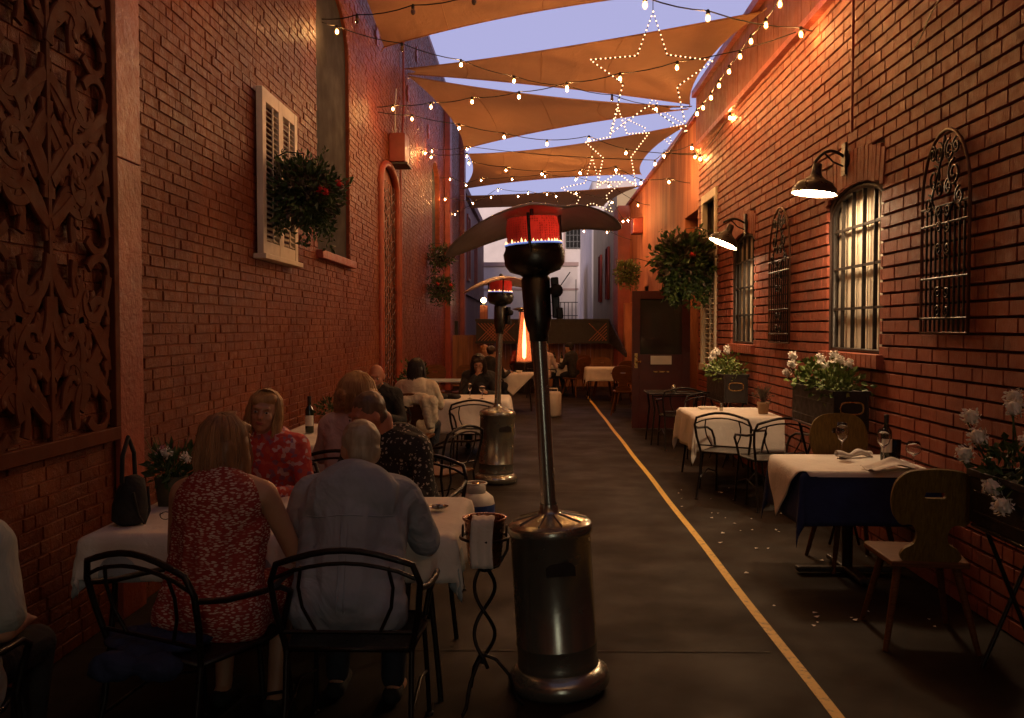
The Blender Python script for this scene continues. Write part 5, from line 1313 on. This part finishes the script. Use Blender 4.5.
    # hair
    if hair:
        kind,hm=hair;rnd=random.Random(int(loc[0]*97+loc[1]*13));hp=[]
        if kind=='bald':
            for s in(-1,1):hp+=[('e',H(s*.070*k,-.03,-.015),(.014,.045,.040),Rh)]
            hp.append(('e',H(0,-.085*k,-.03),(.055,.022,.045),Rh));v=.007
        elif kind=='short':
            hp=[('e',H(0,-.022,.040),(.083*k,.094*k,.090*k),Rh),('e',H(0,-.055,-.01),(.074*k,.058*k,.07*k),Rh)];v=.007
        elif kind=='bun':
            hp=[('e',H(0,-.022,.034),(.088*k,.099*k,.095*k),Rh),('e',H(0,-.10,.06),(.05,.05,.05))];v=.012
        else:
            L={'long':.34,'mid':.20,'curly':.13}[kind];vol={'long':1.0,'mid':1.05,'curly':1.42}[kind]
            hp=[('e',H(0,-.030,.036),(.090*k*vol,.098*k*vol,.095*k*vol),Rh)]
            for s in(-1,1):
                hp.append(('c',H(s*.068*vol,-.012,.02),H(s*.082*vol,-.005,-.10*vol),.036*vol,.034*vol))
                if kind!='curly':hp.append(('c',H(s*.080,-.010,-.09),H(s*.072,-.03,-L*.75),.034,.024))
            hp.append(('c',H(-.045,.052,.086),H(.05,.056,.066),.026,.020))
            for x in(-.05,0,.05):hp.append(('c',H(x*vol,-.070*vol,.0),H(x*vol*.9,-.080*vol,-L*.62),.050*vol,.040))
            v=.010
        hb=blob('hair',hp,v if voxel<.012 else .014,M[hm],t,2,disp=.035 if kind=='curly' else .010,dscale=.035)
        if kind in('long','mid','curly') and voxel<.012:
            w=MB()
            for i in range(420):
                a=rnd.uniform(.12*PI,1-.12)*1.0;a=rnd.uniform(-.22*PI,1.22*PI) # around the back
                cx=math.cos(a)*-1;cy=-math.sin(a)
                st=H(rnd.uniform(-.012,.012),rnd.uniform(-.05,.04),.036+.096*k*vol)
                r1=rnd.uniform(1.0,1.09);pts=[st]
                for q in(.35,.7,1.0):pts.append(H(cx*.090*vol*math.sin(q*PI/2)*r1,-.030+cy*.100*vol*math.sin(q*PI/2)*r1,.036+.097*vol*math.cos(q*PI/2)))
                LL=L*rnd.uniform(.7,1.08);wob=rnd.uniform(-.02,.02)
                for q in(.3,.6,.85,1.0):
                    wv=(.022 if kind=='curly' else .010)*math.sin(q*9+i)
                    pts.append(H(cx*(.096*vol-(.018*q if kind=='long' else 0))*r1+wv,-.030+cy*(.108*vol)*r1-.006*q+wob*q+wv*.6,.036-LL*q))
                w.tube(pts,[.0026]*7+[.0008],4,cap=False)
            ob('hair_strands',w,M[hm],hb)
    return t,H,sh,hd,E
# front table
person('man with balding white head in a pale blue shirt, back to the camera',(-.75,3.66,0),rad(0),'skin','shirt_blue','jeans',lean=.20,low=.13,headturn=rad(28),sleeve='short',hair=('short','hair_grey'),tw=1.12,armw=1.2,voxel=.008,nod=.3)
person('woman with long brown hair in a red and white sleeveless dress, back to camera',(-1.27,3.54,0),rad(-6),'skin','dress',lean=.14,headturn=rad(-18),bare_back=True,hair=('long','hair_brown'),skirt=True,voxel=.008)
person('blonde woman in a red floral top facing the camera across the front table',(-1.52,5.32,0),rad(178),'skin','floral',lean=.12,headturn=rad(8),headtilt=rad(-8),sleeve='long',hair=('long','hair_blonde'),voxel=.007)
t5=person('man in a dark shirt with small pale motifs leaning in and looking left',(-.74,5.36,0),rad(162),'skin_red','motif',lean=.16,headturn=rad(-28),shift=.10,sleeve='elbow',hair=('short','hair_graybrown'),nod=.6,voxel=.008,hf=1.06,tw=1.1)
person('person in a pale tee cut off by the left edge of the frame',(-1.90,2.80,0),rad(4),'skin','tee','blackcloth',lean=.03,sleeve='short',arms='down',hair=('short','hair_brown'))
iron_chair('black iron chair of the person in the pale tee at the left edge',(-1.92,2.72,0),rad(3))
# second table
person('woman with curly blonde hair and pale pink top, back to the camera',(-1.25,6.38,0),rad(4),'skin','pinkcloth',lean=.06,sleeve='short',hair=('curly','hair_blonde'),voxel=.010,headturn=rad(10),nod=.0)
tb=person('bald bearded man in a dark jacket facing the camera at the second table',(-1.58,9.42,0),rad(178),'skin_red','blackcloth',lean=.10,sleeve='long',hair=('bald','hair_graybrown'),voxel=.011,nod=.5)
_,H,sh,hd,E=tb
blob('beard',[('e',H(0,.055,-.078),(.050,.042,.042)),('e',H(.035,.04,-.045),(.02,.03,.04)),('e',H(-.035,.04,-.045),(.02,.03,.04))],.009,M['hair_graybrown'],tb[0],1)
person('woman with long dark hair and cream top at the third table, back to camera',(-1.36,10.45,0),rad(-8),'skin','creamcloth',lean=.08,sleeve='short',arms='face',hair=('long','hair_dark'),voxel=.010,headturn=rad(-10))
person('dark haired woman in dark clothes facing the camera behind the third table',(-.77,13.0,0),rad(180),'skin_dark','blackcloth',lean=.14,sleeve='long',hair=('mid','hair_dark'),voxel=.011,nod=.8,arms='face')
person('person with pinned dark hair, back to the camera, at the distant left table',(-.92,18.0,0),rad(-40),'skin','blackcloth',sleeve='long',hair=('bun','hair_dark'),voxel=.014)
person('person in a pink top facing right beside the distant person with pinned hair',(-1.15,19.6,0),rad(230),'skin','pinkcloth',sleeve='short',hair=('bun','hair_brown'),voxel=.014)
tc=person('person in a dark coat and cap seated sideways before the end fence',(.98,22.2,0),rad(60),'skin','blackcloth',lean=.1,sleeve='long',hair=('short','hair_dark'),voxel=.014)
_,H,sh,hd,E=tc
blob('cap',[('e',H(0,-.01,.055),(.10,.11,.075)),('c',H(-.04,.10,.045),H(.04,.10,.045),.02,.02)],.012,M['blackcloth'],tc[0],1)
person('pale pink topped person at the fence table, mostly behind the heater pole',(.20,22.0,0),rad(-30),'skin','pinkcloth',sleeve='long',hair=('short','hair_brown'),voxel=.014)
person('small dark figure near the end fence, close to the pyramid heater',(-.35,24.6,0),rad(180),'skin_red','redbox',sleeve='long',hair=('short','hair_dark'),voxel=.014)
iron_chair('distant iron chair under the person with pinned hair',(-.94,17.95,0),rad(-40))
iron_chair('distant iron chair under the person in the pink top',(-1.17,19.65,0),rad(230))
iron_chair('distant iron chair under the pink topped person at the fence table',(.19,21.95,0),rad(-30))
iron_chair('distant iron chair under the small dark figure near the fence',(-.35,24.65,0),rad(180))
iron_chair('black iron chair of the dark haired woman behind the third table',(-.77,13.1,0),rad(180))
# jackets and wraps hung on chairs
o=blob('jacket',[('e',V(.0,0,.86),(.20,.05,.07)),('c',V(.10,-.03,.84),V(.15,-.05,.58),.07,.05),('c',V(.17,-.03,.84),V(.20,-.04,.64),.06,.04),('c',V(-.12,-.02,.84),V(-.15,-.03,.74),.06,.04)],.012,M['creamcloth'],None,2,disp=.03,dscale=.05)
o.location=(-1.27,9.93,0.02);tag(o,'cream jacket thrown over the back of the wooden chair at the third table','jacket')
o=blob('wrap',[('e',V(0,0,.475),(.21,.17,.028)),('e',V(.08,-.2,.44),(.10,.05,.05)),('e',V(-.09,-.2,.44),(.09,.05,.06))],.012,M['blanket'],None,2,disp=.03,dscale=.06)
o.location=(-1.42,3.42,0.0);tag(o,'dark blue wrap lying on the seat of the red dressed woman\'s chair','wrap')
# ================================================ LIGHT
world=bpy.data.worlds.new("World");S.world=world;world.use_nodes=True
nt=world.node_tree;bg=nt.nodes['Background']
sky=nt.nodes.new('ShaderNodeTexSky');sky.sky_type='NISHITA';sky.sun_disc=False;sky.sun_elevation=rad(8);sky.sun_rotation=rad(180);sky.air_density=1.0;sky.ozone_density=4
mx=nt.nodes.new('ShaderNodeMix');mx.data_type='RGBA';mx.blend_type='MIX';mx.inputs[0].default_value=.85
SKY=(5.0,4.75,7.9)
mx.inputs[7].default_value=(*SKY,1);nt.links.new(sky.outputs[0],mx.inputs[6])
# dusk sky: bright low down, much darker towards the zenith
tcw=nt.nodes.new('ShaderNodeTexCoord');sx=nt.nodes.new('ShaderNodeSeparateXYZ');nt.links.new(tcw.outputs['Generated'],sx.inputs[0])
rp=nt.nodes.new('ShaderNodeValToRGB');rp.color_ramp.elements[0].position=.33;rp.color_ramp.elements[0].color=(1,1,1,1);rp.color_ramp.elements[1].position=.65;rp.color_ramp.elements[1].color=(.16,.14,.13,1)
nt.links.new(sx.outputs[2],rp.inputs[0]);mm=nt.nodes.new('ShaderNodeMix');mm.data_type='RGBA';mm.blend_type='MULTIPLY';mm.inputs[0].default_value=1
nt.links.new(mx.outputs[2],mm.inputs[6]);nt.links.new(rp.outputs[0],mm.inputs[7]);nt.links.new(mm.outputs[2],bg.inputs['Color']);bg.inputs['Strength'].default_value=.10
sd=bpy.data.lights.new('fill_sun','SUN');sd.energy=2.2;sd.angle=rad(12);sd.color=(1,.80,.68);so=bpy.data.objects.new('fill_sun',sd);COL.objects.link(so);so.rotation_euler=(rad(82),0,rad(-6))  # low sun lamp added to brighten the buildings at the far end
S.view_settings.view_transform='Standard';S.view_settings.look='None';S.view_settings.gamma=1;S.view_settings.exposure=0
S.render.engine='CYCLES'
